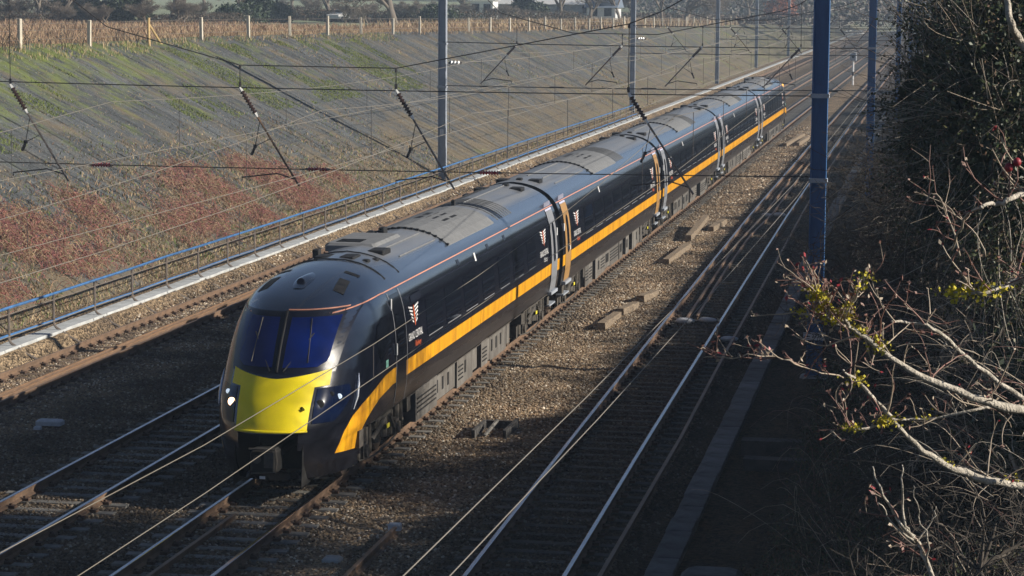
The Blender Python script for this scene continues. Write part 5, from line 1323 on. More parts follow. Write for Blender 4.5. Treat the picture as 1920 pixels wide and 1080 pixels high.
# trackside signal post
t = thing('signal_post', 'small sunlit signal post with a dark box head between the tracks beyond the train', 'signal', (1.95, 250, -.3))
mb = MB(); mb.tube([(1.95, 250, -.3), (1.95, 250, 2.3)], .11, 10); p_ = mb.build('post', M['white'], t)
mb = MB(); mb.tube([(1.95, 250, .75), (1.95, 250, 1.15)], .118, 10); mb.build('post_band', M['black'], p_)
mb = MB(); mb.bbox(1.62, 2.28, 249.7, 250.2, 2.3, 3.1, .05); mb.build('signal_head', M['galv'], t)
mb = MB(); mb.tube([(1.95, 249.65, 2.7), (1.95, 249.7, 2.7)], .17, 12); mb.build('lens', M['black'], t)
# ------------------------------------------------------------------ grass and scrub of the left side
def field_pts(n, y0, y1, d0, d1):
    Y = rng.uniform(y0, y1, n); X = np.array([topX(y) for y in Y]) - rng.uniform(d0, d1, n) ** 1.0
    z = np.array([plateau(a, b) if topX(b) - a > .6 else fZ(b) for a, b in zip(X, Y)]); return np.column_stack([X, Y, z - .06])
P = field_pts(26000, 84, 200, .2, 9); o = link('dry_grass', blade_mesh('dry_grass', P, .42, .022, [M['dry_a'], M['dry_b'], M['bram_b']], [.5, .3, .2])); tag(o, kind='stuff')
P = field_pts(30000, 84, 210, 6, 46); o = link('dry_scrub', blade_mesh('dry_scrub', P, .5, .035, [M['dry_a'], M['dry_b'], M['bram_b']], [.3, .45, .25])); tag(o, kind='stuff')
P = field_pts(22000, 200, 420, .2, 16); o = link('dry_grass', blade_mesh('dry_grass', P, .8, .05, [M['dry_a'], M['dry_b'], M['wood_x'] if 'wood_x' in M else M['bram_b']], [.55, .3, .15])); tag(o, kind='stuff')
def bank_pts(n, y0, y1, s0, s1, thr=None, seed=0.0, sc_=.35):
    Y = rng.uniform(y0, y1, n); s = rng.uniform(s0, s1, n); P = np.array([bankpt(a, b, .0) for a, b in zip(Y, s)])
    if thr is not None:
        k = np.array([fbm(p[0] * .6 + seed, p[1] + seed, sc_) for p in P]); P = P[k > thr]
    return P
# crest fringe, green moss patches, brambles at the foot
P = bank_pts(9000, 60, 150, .955, 1.05, -.05, 2.0, .5); o = link('crest_grass', blade_mesh('crest_grass', P, .14, .012, [M['dry_a'], M['grass_a'], M['grass_b']], [.5, .25, .25])); tag(o, kind='stuff')
P = bank_pts(90000, 72, 140, .55, .99, .08, 4.0, .22); o = link('green_tufts', blade_mesh('green_tufts', P, .085, .012, [M['grass_a'], M['grass_b']], [.5, .5], lean=.8)); tag(o, kind='stuff')
P = bank_pts(30000, 80, 200, .05, .9, .42, 11.0, .3); o = link('green_tufts', blade_mesh('green_tufts', P, .08, .012, [M['grass_a'], M['grass_b'], M['dry_a']], [.3, .3, .4], lean=.8)); tag(o, kind='stuff')
P = bank_pts(36000, 120, 330, .0, .95, .30, 21.0, .2); o = link('dry_tufts', blade_mesh('dry_tufts', P, .13, .02, [M['dry_a'], M['dry_b'], M['grass_b']], [.45, .35, .2], lean=.7)); tag(o, kind='stuff')
P = bank_pts(20000, 50, 190, -.02, .05); o = link('foot_grass', blade_mesh('foot_grass', P, .14, .014, [M['dry_a'], M['dry_b'], M['grass_a']], [.6, .25, .15], lean=.7)); tag(o, kind='stuff')
def bramble(y0, y1, s0, s1, n, seed, mats, w, h=.34):
    Y = rng.uniform(y0, y1, n); s = rng.uniform(s0, s1, n); P = np.array([bankpt(a, b, .0) for a, b in zip(Y, s)])
    k = np.array([fbm(p[0] + seed, p[1], .3) for p in P]); ed = np.minimum((s - s0) / .08, (s1 - s) / .14) + np.array([fbm(p[0], p[1] + 40, .8) for p in P]) * .9
    keep = (k + .05 - .25 * np.clip((68 - Y) / 8, 0, 1) > rng.normal(.02, .24, len(P))) & (ed > rng.uniform(-.1, .9, len(P))) & ((y1 - Y) / 14 + k * 2 > rng.uniform(0, 1, len(P))); P = P[keep]; n = len(P)
    th = rng.uniform(0, 6.28, n); L_ = rng.uniform(.25, .75, n); d = np.stack([np.cos(th), np.sin(th), np.zeros(n)], 1)
    tt = np.linspace(0, 1, 5)[None, :, None]
    path = P[:, None, :] + d[:, None, :] * L_[:, None, None] * tt; path[:, :, 2] += (4 * tt[..., 0] * (1 - tt[..., 0] * .85)) * h * rng.uniform(.3, 1, (n, 1)) * .9
    path[:, :, 2] -= (path[:, :, 0] - P[:, None, 0]) * .45
    return strands_mesh('bramble', path, np.tile([.010, .009, .008, .006, .004], (n, 1)), mats, rng.choice(len(mats), n, p=w)), P
P2 = bank_pts(70000, 55, 118, .0, .62, -.2, 7.0, .25); P2 = P2[(P2[:, 2] < 3.6 * rng.random(len(P2)) ** .8 + .1) & (P2[:, 1] < 118 - 40 * rng.random(len(P2)) ** 2)]; o = link('bank_tufts', blade_mesh('bank_tufts', P2, .13, .016, [M['dry_a'], M['dry_b'], M['grass_a'], M['bram_b'], M['leaf_c']], [.28, .2, .2, .17, .15], lean=.9)); tag(o, kind='stuff')
me, P = bramble(56, 99, .05, .38, 23000, 1.0, [M['bram_a'], M['bram_b'], M['bram_c'], M['dry_a'], M['dry_b']], [.30, .22, .13, .15, .2]); o = link('bramble_patch', me); tag(o, kind='stuff')
o = link('bramble_leaves', leaf_mesh('bramble_leaves', P[:12000] + rng.normal(0, .10, (min(12000, len(P)), 3)) + np.array([0, 0, .14]), .035, [M['bram_a'], M['bram_b'], M['bram_c'], M['grass_a']], weights=[.4, .3, .2, .1])); tag(o, kind='stuff')
P = bank_pts(60000, 56, 210, .02, .97); o = link('mat_stalks', blade_mesh('mat_stalks', P, .055, .010, [M['dry_a'], M['dry_b'], M['grass_a'], M['concrete']], [.25, .25, .15, .35], lean=1.2)); tag(o, kind='stuff')
# upright dead stems behind the first fence posts
n = 260; P = field_pts(n, 88, 108, .3, 4); pth = np.stack([P, P + np.column_stack([rng.normal(0, .08, (n, 2)), rng.uniform(.3, .6, n)]), P + np.column_stack([rng.normal(0, .25, (n, 2)), rng.uniform(.7, 1.25, n)])], 1)
o = link('dead_stems', strands_mesh('dead_stems', pth, np.tile([.02, .014, .006], (n, 1)), [M['dry_b'], M['bark_dark']], rng.choice(2, n))); tag(o, kind='stuff')

# ------------------------------------------------------------------ odds and ends on the ballast
def timber(label, pts, w, h, m_=None, parts='timber'):
    k = 0
    for (a, b, l2) in pts:
        a, b = Vector(a), Vector(b); d = (b - a); L_ = d.length; d.normalize(); n_ = Vector((-d.y, d.x, 0))
        mb = MB(); vs = []
        nseg = 4
        for i in range(nseg + 1):
            p = a + d * L_ * i / nseg; ww = w / 2 * rnd.uniform(.9, 1.08); hh = h * rnd.uniform(.88, 1.05)
            vs += [tuple(p - n_ * ww), tuple(p + n_ * ww), tuple(p + n_ * ww * .92 + Vector((0, 0, hh))), tuple(p - n_ * ww * .92 + Vector((0, 0, hh)))]
        fs = [(0, 1, 2, 3), tuple(nseg * 4 + i for i in (3, 2, 1, 0))]
        for i in range(nseg):
            for j in range(4):
                q = (j + 1) % 4; fs.append((i * 4 + j, (i + 1) * 4 + j, (i + 1) * 4 + q, i * 4 + q))
        mb.add(vs, fs); o = mb.build(parts, m_ or M['timber']); tag(o, l2 if l2 else label, 'timber')
timber('', [((2.5, 64.3, -.2), (2.6, 66.9, -.24), 'nearest of three old timber baulks lying in line on the sunny gravel'), ((2.62, 67.3, -.2), (2.78, 69.5, -.24), 'middle one of three old timber baulks lying in line on the sunny gravel'),
            ((2.8, 70.4, -.2), (3.0, 72.4, -.24), 'farthest of three old timber baulks lying in line on the sunny gravel'), ((2.4, 80.4, -.2), (2.5, 86.6, -.24), 'long narrow timber lying on gravel beyond the three baulks'),
            ((2.3, 88.4, -.16), (2.4, 94.0, .10), 'tilted long timber leaning up on the gravel beyond the narrow one'), ((2.75, 92.4, -.2), (3.0, 95.4, -.15), 'short timber block beside the tilted long one'), ((2.0, 146, -.2), (2.5, 156, -.1), 'pale orange timber lying beside the rear coaches'), ((2.7, 147, -.2), (3.0, 153, -.1), 'second pale timber lying beside the rear coaches')], .24, .20)
def sack(label, X, Y, z, r, rot, m_=None):
    mb = MB(); rows = []
    for i in range(7):
        a = math.pi * i / 6; rows.append([(math.cos(rot) * r[0] * -math.cos(a) - math.sin(rot) * r[1] * math.sin(a) * math.cos(b), math.sin(rot) * r[0] * -math.cos(a) + math.cos(rot) * r[1] * math.sin(a) * math.cos(b), r[2] * math.sin(a) * math.sin(b) * (1 + .15 * math.sin(5 * b + i))) for b in [2 * math.pi * j / 9 for j in range(10)]])
    rows = [[(X + p[0], Y + p[1], z + p[2]) for p in r_] for r_ in rows]
    mb.grid(rows); o = mb.build('sandbag', m_ or M['bag'], smooth=True); tag(o, label, 'bag')
sack('pale sack on dark ballast by the left spare rail end, inside the bright track', 4.62, 65.9, -.1, (.28, .14, .10), .3)
sack('pale sack beside the right spare rail end, inside the bright track', 5.22, 66.2, -.1, (.26, .13, .09), -.1)
sack('pale sack lying between the bright track and the long spare rail', 6.12, 62.8, -.12, (.24, .14, .08), .2)
sack('small pale sack far along inside the bright track by the spare rails', 4.92, 99.2, -.1, (.26, .16, .10), .1)
sack('second small pale sack far along inside the bright track', 4.42, 99.0, -.1, (.24, .15, .08), -.2)
mb = MB(); mb.bbox(-7.0, -6.45, 47.2, 47.5, -.19, -.08, .03); tag(mb.build('white_slab', M['bag']), 'flat white slab lying in shade between the two left tracks', 'slab')
mb = MB(); mb.bbox(-6.85, -6.70, 46.7, 46.85, -.19, -.12, .02); tag(mb.build('white_chip', M['bag']), 'little white chip just below the flat white slab', 'debris')
mb = MB(); mb.bbox(2.5, 2.72, 38.9, 39.05, -.16, -.04, .02); tag(mb.build('rail_end_marker', M['bag']), 'small white marker at the end of a short rail in the foreground', 'marker')
mb = MB(); mb.bbox(1.95, 2.25, 36.6, 36.9, -.2, -.13, .03); tag(mb.build('flat_stone', M['concrete']), 'flat grey stone left of the short foreground rail', 'stone')
# small concrete chamber between train and bright track
t = thing('inspection_box', 'dark open concrete box half in shade between the train and the bright track', 'box', (2.6, 48.4, -.2))
for (x0, x1, y0, y1, z1) in ((2.2, 2.27, 47.7, 49.0, -.02), (2.85, 2.92, 47.7, 49.2, .0), (2.27, 2.85, 48.95, 49.05, -.03)):
    mb = MB(); mb.box(x0, x1, y0, y1, -.3, z1); mb.build('box_wall', M['timber_dark'], t)
mb = MB(); mb.tube([(2.45, 47.8, -.15), (2.55, 48.7, .02)], .04, 6); mb.build('box_pipe', M['sleeper'], t)
for i, (x0, x1, Y, z, lab) in enumerate(((7.75, 9.0, 47.3, .02, 'upper tread of the nearest old timber steps on the dark right bank'), (7.9, 9.15, 45.9, -.08, 'lower tread of the nearest old timber steps on the dark right bank'), (8.1, 9.1, 75, .05, 'first timber tread beyond the big blue mast, low on the right bank'), (8.2, 9.2, 71, -.02, 'second timber tread beyond the big blue mast'), (8.3, 9.2, 68, -.05, 'third timber tread beyond the big blue mast'), (8.3, 9.3, 62.5, -.05, 'timber tread just behind the big blue mast'))):
    mb = MB(); mb.box(x0, x1, Y - .14, Y + .14, z - .25, z + .08, jit=.02); tag(mb.build('timber_tread', M['timber_dark']), lab, 'step')
mb = MB(); mb.bbox(7.7, 8.7, 36.2, 37.0, -.3, -.02, .12); tag(mb.build('concrete_slab', M['concrete_dark']), 'grey broken concrete slab at the bottom edge by the cable trough', 'slab')

# ------------------------------------------------------------------ right bank: scrub, brambles, evergreen trees
def rpts(n, x0, x1, y0, y1):
    X = rng.uniform(x0, x1, n); Y = rng.uniform(y0, y1, n); return np.column_stack([X, Y, np.array([zR(a, b) for a, b in zip(X, Y)])])
def arcs(P, Lmin, Lmax, h, r, mats, w, K=8, drift=(-.6, 0)):
    n = len(P); th = rng.uniform(0, 6.28, n); d = np.stack([np.cos(th) + drift[0], np.sin(th) + drift[1], np.zeros(n)], 1); d /= np.linalg.norm(d, axis=1, keepdims=True) + .01
    L_ = rng.uniform(Lmin, Lmax, n); tt = np.linspace(0, 1, K)[None, :, None]
    side = np.cross(d, [0, 0, 1.0]); wob = rng.normal(0, .16, (n, 1, 1))
    path = P[:, None, :] + d[:, None, :] * L_[:, None, None] * tt + side[:, None, :] * wob * np.sin(tt * 5 + rng.uniform(0, 6, (n, 1, 1))) * L_[:, None, None]
    t2 = tt[..., 0]; path[:, :, 2] += (np.sin(t2 * np.pi * rng.uniform(.55, .95, (n, 1)))) * (h * rng.uniform(.35, 1.1, (n, 1)))
    return strands_mesh('stems', path, np.linspace(1, .35, K)[None, :] * (r * rng.uniform(.6, 1.3, (n, 1))), mats, rng.choice(len(mats), n, p=w))
dens = [(20, 36, 1100, 9.8, 14.5, .007), (36, 56, 1500, 9.4, 15, .008), (56, 85, 1800, 9.2, 15, .010), (85, 150, 3000, 9.6, 16, .015)]
for j, (a, b, n, x0, x1, r) in enumerate(dens):
    o = link('bramble_stems', arcs(rpts(n, x0, x1, a, b), .5, 2.0, 1.15 if j < 2 else 1.6, r, [M['twig'], M['twig_red'], M['bark_dark']], [.12, .13, .75])); tag(o, kind='stuff')
n = 420; P = np.column_stack([rng.uniform(12.2, 14.2, n), rng.uniform(37.5, 48, n), rng.uniform(4.3, 5.8, n)])
o = link('arching_stems', arcs(P, .8, 2.6, .55, .0075, [M['twig'], M['twig_red'], M['bark']], [.5, .2, .3], K=9, drift=(-1.6, -.1))); tag(o, kind='stuff')
n = 300; P = np.column_stack([rng.uniform(11.6, 13.6, n), rng.uniform(28, 38, n), rng.uniform(2.6, 4.6, n)])
o = link('arching_stems', arcs(P, .4, 1.5, .4, .006, [M['twig'], M['twig_red'], M['bark']], [.5, .2, .3], K=9, drift=(-1.0, -.1))); tag(o, kind='stuff')
# low leafy cover on the slope
def cover(n, x0, x1, y0, y1, h, size, w):
    P = rpts(n, x0, x1, y0, y1); k = np.array([fbm(p[0], p[1], .5) for p in P]); P[:, 2] += rng.random(n) ** 1.2 * h * (0.55 + .9 * np.clip(k + .4, 0, 1.2))
    o = link('ground_cover', leaf_mesh('ground_cover', P, size, [M['leaf_a'], M['leaf_b'], M['leaf_c'], M['leaf_d']], weights=w)); tag(o, kind='stuff')
cover(90000, 9.0, 14.5, 20, 50, .9, .026, [.35, .25, .15, .25]); cover(60000, 8.9, 15, 50, 100, 1.2, .04, [.5, .3, .08, .12]); cover(40000, 9.2, 17, 100, 230, 1.8, .08, [.5, .25, .1, .15])
# tall hedge bushes along the top of the right bank; their crowns throw the long shadow over the bright track
for i, Y in enumerate((31.5, 34.3, 37, 39.6, 42.2, 44.8, 47.2, 49.4)):
    X = 13.7 + .3 * (i % 2); z = zR(X, Y); bushy('hedge_bush', 'dark evergreen bush below the tall evergreen trees at the right edge', X, Y, z, (1.4, 2.0, 1.55), 330, 34, .05, dk + [M['leaf_c']], [.6, .3, .1], 'bush', group='evergreen hedge bushes along the right bank', sig=.24, shell=.35, core=1500)
HB = [(12.9, 52.5), (13.3, 56), (13.0, 60), (13.4, 64.5), (12.9, 69), (13.4, 73.5), (13.1, 78), (13.5, 83), (13.2, 88), (13.6, 93.5), (13.3, 99), (13.6, 105), (13.9, 112), (13.6, 121), (14.2, 131), (13.9, 142), (14.5, 155), (14.2, 170), (14.8, 188), (14.5, 208), (15, 232)]
for i, (X, Y) in enumerate(HB):
    z = zR(X, Y); topz = .475 * (X - 3.45) - .15 + (rnd.uniform(-.3, .1)); rz = max(1.1, (topz - z) / 1.95)
    bushy('hedge_bush', 'dark evergreen hedge bush in the row along the top of the right bank', X, Y, z, (1.5, 2.9 + .02 * max(0, Y - 100), rz), 330, 34, .05 if Y < 80 else .09, dk + [M['leaf_c']], [.6, .3, .1], 'bush', group='evergreen hedge bushes along the right bank', sig=.24, shell=.35, core=1500 if Y < 110 else 500)
EV = [(11.95, 36.6, 7.0, (1.4, 2.0, 2.7), 'dark evergreen tree on the right bank, its ragged left side beside the far masts'),
      (12.8, 37.6, 7.3, (1.6, 2.0, 2.9), 'tall dark evergreen tree filling the upper right corner'),
      (12.4, 29.5, 7.4, (1.0, 1.8, 2.3), 'nearer dark evergreen tree at the right edge of the view'),
      (14.6, 43.2, 5.2, (1.6, 1.6, 1.7), 'dark evergreen tree behind the tall one at the right edge'),
      (14.2, 35.0, 7.6, (1.7, 2.6, 3.0), 'dense evergreen tree just outside the right edge')]
for X, Y, zc_, r, lab in EV:
    t = thing('evergreen_tree', lab, 'tree', (X + .6, Y, zR(X + .6, Y)), 'evergreen trees on the right bank')
    P, cc = crown_points((X, Y, zc_), r, 620, 62, .35, .15)
    u_ = rng.normal(size=(1500, 3)); u_ /= np.linalg.norm(u_, axis=1, keepdims=True); link('shade_core', leaf_mesh('shade_core', np.array([X, Y, zc_]) + u_ * rng.random((1500, 1)) ** .4 * np.array(r) * .74, .13, [M['leaf_a']], aspect=.8), t)  # opaque inner leaves added to block sunlight through the tree
    link('crown', leaf_mesh('crown', P, .026, dk + [M['leaf_c'], M['leaf_d']], weights=[.48, .24, .16, .12]), t)
    mb = MB(); zb = zR(X + .6, Y); mb.tube([(X + .6, Y, zb - .2), (X + .45, Y, zb + 1.5), (X + .1, Y, zc_), (X, Y, zc_ + r[2] * .8)], [.20, .16, .09, .03], 8); mb.build('trunk', M['bark_dark'], t, smooth=True)
    lim = []
    for i in range(70):
        c = cc[int(rng.integers(len(cc)))]; s_ = np.array([X + .1, Y, zc_ + rng.uniform(-r[2] * .8, r[2] * .5)]); md = (s_ + c) / 2 + rng.normal(0, .12, 3) + [0, 0, -.1]
        e_ = c + (c - s_) * .22 + [0, 0, -.15]; lim.append([s_, (s_ + md) / 2, md, (md + c) / 2, c, e_])
    link('limb', strands_mesh('limb', np.array(lim), np.tile([.035, .026, .02, .014, .009, .005], (70, 1)), [M['bark_dark'], M['twig']], rng.choice(2, 70, p=[.6, .4]), n=4), t)
    k_ = 1100; i_ = rng.integers(0, len(cc), k_); c_ = cc[i_]; o_ = (c_ - np.array([X, Y, zc_])); o_ /= np.linalg.norm(o_, axis=1, keepdims=True); o_ = o_ * rng.uniform(.3, 1.0, (k_, 1)) + rng.normal(0, .25, (k_, 3)); tt_ = np.linspace(-.4, 1, 7)[None, :, None]
    pt_ = c_[:, None, :] + o_[:, None, :] * tt_ + rng.normal(0, .18, (k_, 1, 3)) * tt_ ** 2; link('outer_twig', strands_mesh('outer_twig', pt_, np.linspace(.0055, .0018, 7)[None, :] * rng.uniform(.6, 1.5, (k_, 1)), [M['twig'], M['bark_dark'], M['bark']], rng.choice(3, k_, p=[.25, .6, .15])), t)['kind'] = 'stuff'
# bare twiggy tree leaning out in front of the far masts
def twiggy(label, X, Y, H, seed, rot, sc_=1.0, group=None, spread=.7, lv=6, mat_=None):
    z = zR(X, Y); t = thing('twiggy_tree', label, 'tree', (X, Y, z), group); a, b = bare_tree_mesh(seed, H, .10, lv, spread, .34, .04, (2, 4), mat_ or M['bark_dark'], .0045)
    for nm_, me in (('trunk', a), ('crown', b)):
        o = bpy.data.objects.new(nm_, me); COL.objects.link(o); o.parent = t
    t.rotation_euler = rot; t.scale = (sc_,) * 3
twiggy('bare dark twiggy tree leaning left in front of the far masts', 12.9, 38, 8.3, 31, (0, -.20, 0), 1.0)
twiggy('second bare twiggy tree whose fine twigs cross the far tracks', 13.4, 46, 8.0, 32, (0, -.14, .5), 1.0)
twiggy('bare bush with dark twigs among the brambles low on the right', 12.2, 33, 4.4, 33, (0, -.12, 0), .9, lv=5)
twiggy('thin bare bush with greyish twigs in the lower right corner', 12.2, 25, 4.0, 34, (0, -.1, 1.0), 1.0, lv=5, mat_=M['bark_dark'])
twiggy('pale twigged bare bush at the right edge under the evergreen', 12.5, 30, 5.2, 35, (0, -.1, 2.0), 1.0, lv=5, mat_=M['twig'])
twiggy('bare bush with fine pale twigs right of the big blue mast', 11.9, 44, 4.4, 41, (0, -.25, 1.2), 1.0, lv=6, mat_=M['twig'])
twiggy('bare tree outside the view on the right bank', 15.5, 42, 11, 36, (0, -.1, 0), 1.0)

# ------------------------------------------------------------------ lichen covered branches close to the camera
BR = {
    'main': [(12.212, 9.6, 7.106, 0.0318), (12.057, 9.4, 7.21, 0.0291), (11.908, 9.2, 7.286, 0.0254), (11.806, 9.1, 7.324, 0.0221), (11.666, 9.0, 7.389, 0.0199), (11.509, 8.9, 7.461, 0.0167), (11.374, 8.8, 7.564, 0.0136), (11.301, 8.75, 7.622, 0.0116), (11.264, 8.7, 7.663, 0.0106), (11.221, 8.7, 7.685, 0.0086), (11.181, 8.65, 7.709, 0.0067), (11.131, 8.6, 7.71, 0.0047), (11.074, 8.6, 7.718, 0.0038)],
    'fork': [(11.264, 8.7, 7.659, 0.0096), (11.25, 8.65, 7.688, 0.0095), (11.262, 8.6, 7.733, 0.0086), (11.281, 8.6, 7.763, 0.0076), (11.297, 8.55, 7.802, 0.0056), (11.316, 8.5, 7.842, 0.0037), (11.326, 8.5, 7.871, 0.0028)],
    'second': [(12.243, 9.9, 6.722, 0.0284), (12.076, 9.8, 6.835, 0.026), (11.934, 9.7, 6.899, 0.0236), (11.785, 9.6, 6.939, 0.0212), (11.659, 9.5, 6.996, 0.0189), (11.565, 9.4, 7.064, 0.0166), (11.472, 9.3, 7.157, 0.0134), (11.415, 9.2, 7.251, 0.0112), (11.369, 9.2, 7.291, 0.0101), (11.327, 9.1, 7.351, 0.0091), (11.28, 9.1, 7.396, 0.008), (11.249, 9.0, 7.441, 0.006), (11.233, 9.0, 7.456, 0.004)],
    'arc': [(12.082, 9.9, 7.112, 0.0153), (11.927, 9.8, 7.237, 0.014), (11.774, 9.7, 7.351, 0.0129), (11.667, 9.6, 7.448, 0.0117), (11.602, 9.5, 7.524, 0.0105), (11.53, 9.4, 7.577, 0.0094), (11.458, 9.4, 7.591, 0.0083), (11.399, 9.3, 7.599, 0.0062)],
    'low': [(11.921, 9.3, 7.274, 0.0144), (11.831, 9.3, 7.281, 0.0092), (11.729, 9.2, 7.288, 0.0081), (11.591, 9.2, 7.254, 0.0071), (11.472, 9.15, 7.249, 0.006), (11.403, 9.1, 7.247, 0.006), (11.354, 9.1, 7.225, 0.005), (11.287, 9.0, 7.232, 0.004), (11.248, 9.0, 7.232, 0.003)],
    'twigl': [(11.237, 9.0, 7.426, 0.0044), (11.159, 8.9, 7.453, 0.0042), (11.099, 8.9, 7.471, 0.004), (11.046, 8.8, 7.508, 0.0039), (10.968, 8.8, 7.525, 0.0039), (10.897, 8.7, 7.542, 0.0034), (10.82, 8.7, 7.531, 0.0031), (10.771, 8.7, 7.531, 0.0029), (10.738, 8.7, 7.528, 0.0019)],
    'upl': [(11.264, 8.7, 7.659, 0.0077), (11.207, 8.6, 7.693, 0.0057), (11.177, 8.6, 7.74, 0.0047), (11.16, 8.55, 7.775, 0.0038), (11.153, 8.5, 7.809, 0.0028)],
    'upr': [(11.928, 7.0, 8.354, 0.0155), (11.87, 7.0, 8.315, 0.0139), (11.812, 7.0, 8.288, 0.0123), (11.765, 6.9, 8.277, 0.0099), (11.729, 6.9, 8.264, 0.0084), (11.691, 6.8, 8.263, 0.006)],
    'curl': [(11.723, 9.0, 8.075, 0.0069), (11.678, 9.2, 8.033, 0.0061), (11.641, 9.3, 7.942, 0.0062), (11.623, 9.4, 7.87, 0.0052)],
    'thick': [(11.845, 6.6, 8.622, 0.019), (11.808, 6.6, 8.693, 0.0175), (11.775, 6.6, 8.728, 0.016), (11.748, 6.5, 8.771, 0.0137), (11.737, 6.5, 8.819, 0.0122), (11.737, 6.5, 8.889, 0.0107)],
    'right': [(11.932, 6.6, 8.124, 0.0146), (11.849, 6.6, 8.1, 0.0131), (11.779, 6.6, 8.077, 0.0102), (11.721, 6.5, 8.061, 0.0072), (11.666, 6.5, 8.054, 0.0057), (11.624, 6.5, 8.055, 0.0043)],
    'v1': [(11.607, 7.2, 7.034, 0.0112), (11.576, 7.2, 7.139, 0.0095), (11.552, 7.2, 7.195, 0.0088), (11.536, 7.2, 7.217, 0.008), (11.499, 7.1, 7.28, 0.0063), (11.462, 7.1, 7.334, 0.0055), (11.432, 7.0, 7.417, 0.0046), (11.412, 7.0, 7.456, 0.0039), (11.404, 7.0, 7.478, 0.0023)],
    'v2': [(11.526, 7.2, 7.234, 0.0056), (11.502, 7.1, 7.288, 0.0055), (11.496, 7.1, 7.344, 0.0047), (11.493, 7.0, 7.428, 0.0039), (11.487, 7.0, 7.486, 0.0027)],
    'v3': [(11.536, 7.2, 7.217, 0.0056), (11.492, 7.1, 7.263, 0.0039), (11.452, 7.1, 7.31, 0.0032), (11.43, 7.0, 7.378, 0.0023)],
    'v4': [(11.572, 7.2, 7.147, 0.0047), (11.567, 7.1, 7.251, 0.0039), (11.545, 7.1, 7.314, 0.0032), (11.529, 7.0, 7.398, 0.0023), (11.523, 7.0, 7.429, 0.0015)],
    'v5': [(11.542, 7.2, 7.22, 0.004), (11.569, 7.2, 7.261, 0.0032), (11.587, 7.2, 7.302, 0.0024), (11.594, 7.2, 7.33, 0.0016)],
    'hook': [(11.678, 13.0, 7.471, 0.0072), (11.647, 13.0, 7.584, 0.0072), (11.602, 13.0, 7.697, 0.0065), (11.563, 13.0, 7.782, 0.0057), (11.515, 13.0, 7.8, 0.0057), (11.494, 13.0, 7.752, 0.0043)],
    'lone': [(11.074, 10.0, 6.983, 0.0022), (11.022, 10.0, 7.053, 0.0024), (10.965, 10.0, 7.096, 0.0024), (10.927, 10.0, 7.14, 0.0016)],
    'arch1': [(11.835, 14.0, 7.369, 0.0062), (11.771, 14.0, 7.49, 0.0062), (11.679, 14.0, 7.58, 0.0054), (11.602, 14.0, 7.624, 0.0046), (11.541, 14.0, 7.654, 0.0031)],
}
t = thing('lichened_branch', 'pale sunlit leafless branch spotted with yellow lichen, reaching in low from the right edge', 'branch', (13.5, 9.6, 6.2))
t2 = thing('forked_shoot', 'bright pale forked shoots rising from the bottom right corner', 'branch', (11.9, 7.2, 6.3))
t3 = thing('upper_branch', 'thick pale curved branch at the upper right edge, out of focus', 'branch', (12.2, 6.6, 9.0))
t4 = thing('arching_stem', 'thin pale hooked bramble stem arching above the thicket on the right', 'stem', (12.2, 13, 6.0))
own = {'main': t, 'fork': t, 'second': t, 'arc': t, 'low': t, 'twigl': t, 'upl': t, 'v1': t2, 'v2': t2, 'v3': t2, 'v4': t2, 'v5': t2, 'upr': t3, 'curl': t3, 'thick': t3, 'right': t3, 'hook': t4, 'arch1': t4, 'lone': t4}
def smooth_path(pts, k=3):
    out = []
    n = len(pts)
    for i in range(n - 1):
        p0, p1, p2, p3 = [np.array(pts[max(0, min(n - 1, j))]) for j in (i - 1, i, i + 1, i + 2)]
        for j in range(k):
            u = j / k; out.append(.5 * ((2 * p1) + (-p0 + p2) * u + (2 * p0 - 5 * p1 + 4 * p2 - p3) * u * u + (-p0 + 3 * p1 - 3 * p2 + p3) * u ** 3))
    out.append(np.array(pts[-1])); return out
twp, twr, twm, lich, buds = [], [], [], [], []
lr = random.Random(5)
def twigs(path, n, L0, L1, lv=1, red=.5, up=.5):
    for _ in range(n):
        i = lr.randrange(1, len(path) - 1); p = Vector(path[i][:3]); r = path[i][3]
        d = Vector((lr.gauss(-.25, .7), lr.gauss(0, .5), lr.gauss(up, .55))).normalized(); L_ = lr.uniform(L0, L1); q = p.copy(); pp = [tuple(q)]; curl = Vector((lr.gauss(0, .3), lr.gauss(0, .3), lr.gauss(.2, .25)))
        for k in range(6):
            q = q + d * L_ / 6; d = (d + curl * .2 + Vector((lr.gauss(0, .12), lr.gauss(0, .12), lr.gauss(0, .12)))).normalized(); pp.append(tuple(q))
        r0 = min(r * .5, .0016 + L_ * .0065); twp.append(pp); twr.append([r0 * (1 - .7 * k / 6) + .0008 for k in range(7)]); m_ = 1 if lr.random() < red else 0; twm.append(m_)
        buds.append(pp[-1])
        if lr.random() < .5: buds.append(pp[3])
        if lv > 0: twigs([(*a, b) for a, b in zip(pp, twr[-1])], lr.choice([1, 2, 3]), L0 * .45, L1 * .5, lv - 1, red, up)
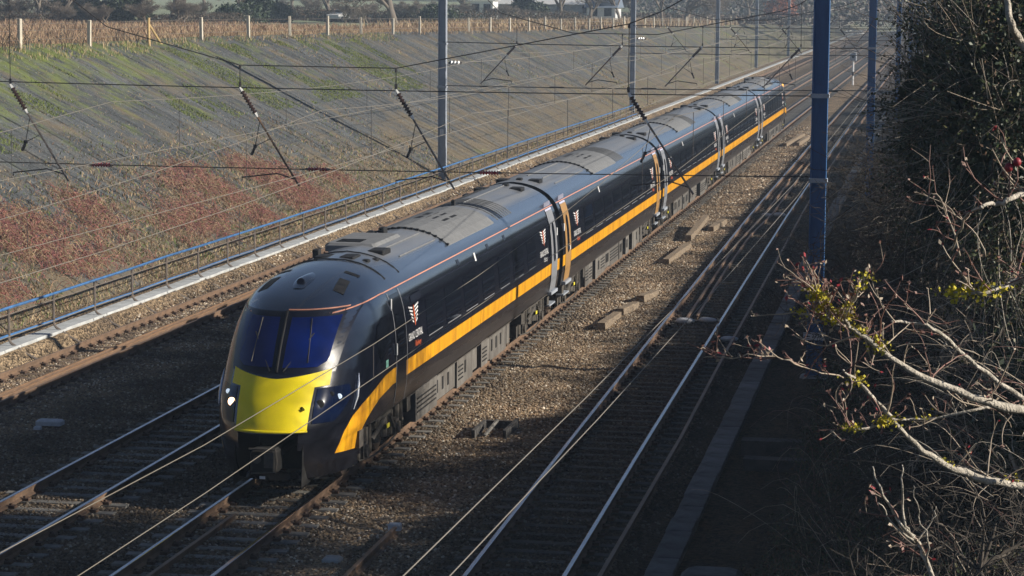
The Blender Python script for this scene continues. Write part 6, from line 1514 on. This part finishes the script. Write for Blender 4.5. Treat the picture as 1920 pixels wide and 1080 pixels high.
for k, v in BR.items():
    if k == 'lone': continue
    sp = smooth_path(v); mb = MB(); jr = [max(.0012, p[3] * .72) * lr.uniform(.9, 1.12) for p in sp]
    mb.tube([tuple(p[:3] + np.array([lr.gauss(0, .003) for _ in range(3)])) for p in sp], jr, 8 if v[0][3] > .008 else 5)
    mb.build('limb', M['bark'] if k not in ('twigl', 'hook', 'arch1', 'lone', 'curl') else M['twig'], own[k], smooth=True)
    cfg = {'main': (26, .07, .30), 'fork': (9, .04, .14), 'second': (13, .08, .28), 'arc': (9, .06, .30), 'low': (10, .06, .22), 'twigl': (11, .05, .14), 'upl': (28, .06, .2), 'upr': (12, .06, .22), 'right': (12, .07, .24), 'v1': (5, .05, .2), 'curl': (3, .04, .12), 'hook': (5, .05, .3), 'arch1': (6, .05, .3)}.get(k)
    if cfg: twigs([tuple(p) for p in sp], *cfg, up=.55 if k != 'second' else .2)
    if k in ('main', 'second', 'upl', 'fork', 'low', 'right'):
        for _ in range({'main': 12, 'upl': 8, 'fork': 5, 'second': 4, 'low': 7, 'right': 6}[k]):
            p = sp[lr.randrange(len(sp) * (1 if k == 'main' else 0) // 2 if k == 'main' else 0, len(sp))]; lich.append((p[:3], p[3]))
link('twig', strands_mesh('twig', np.array(twp), np.array(twr), [M['twig'], M['twig_red']], np.array(twm), n=4), t)['kind'] = 'stuff'
C_ = np.array([np.array(b) for b in buds for _ in range(2)]) + rng.normal(0, .003, (len(buds) * 2, 3)); link('bud', leaf_mesh('bud', C_, .009, [M['twig_red'], M['twig'], M['bud']], weights=[.5, .35, .15]), t)['kind'] = 'stuff'
C_ = []
for p, r in lich:
    k = lr.randint(14, 50); C_.append(np.array(p) + rng.normal(0, 1, (k, 3)) * np.array([.020, .014, .011]) * lr.uniform(.5, 1.3) + [0, 0, r * .6])
link('lichen', leaf_mesh('lichen', np.concatenate(C_), .0065, [M['lichen']], aspect=.8), t)['kind'] = 'stuff'
for (x_, y_, z_, r_, lab) in ():
    pass
# red hips on stalks near the upper branch
for nm_, c in (('rose_hip', BR['upr'][3]), ):
    o = None
hp = thing('rose_hips', 'two small dark red hips on short stalks above the blurred upper branch', 'berries', (BR['upr'][3][0], BR['upr'][3][1], BR['upr'][3][2]))
for dx, dz in ((.0, .09), (.022, .105)):
    c = Vector(BR['upr'][3][:3]) + Vector((dx, 0, dz)); mb = MB(); mb.tube([c + Vector((0, 0, .013 * math.cos(a))) for a in np.linspace(math.pi, 0, 8)], [max(.0005, .0125 * math.sin(a)) for a in np.linspace(math.pi, 0, 8)], 10); mb.build('hip', M['bud'], hp, smooth=True)
    mb = MB(); mb.tube([c, c + Vector((.004, 0, -.05)), Vector(BR['upr'][3][:3])], .0016, 4); mb.build('stalk', M['twig_red'], hp)

# ------------------------------------------------------------------ haze
mh = bpy.data.materials.new('haze_air'); mh.use_nodes = True; nt = mh.node_tree; nt.nodes.clear()
ou = nt.nodes.new('ShaderNodeOutputMaterial'); pv = nt.nodes.new('ShaderNodeVolumePrincipled'); pv.inputs['Color'].default_value = (0.64, 0.80, 1.0, 1); pv.inputs['Density'].default_value = HAZE; pv.inputs['Anisotropy'].default_value = 0.0
nt.links.new(pv.outputs[0], ou.inputs['Volume'])
mb = MB(); mb.box(-1400, 1400, -40, 2600, -1.9, 75); o = mb.build('haze', mh); tag(o, kind='stuff')
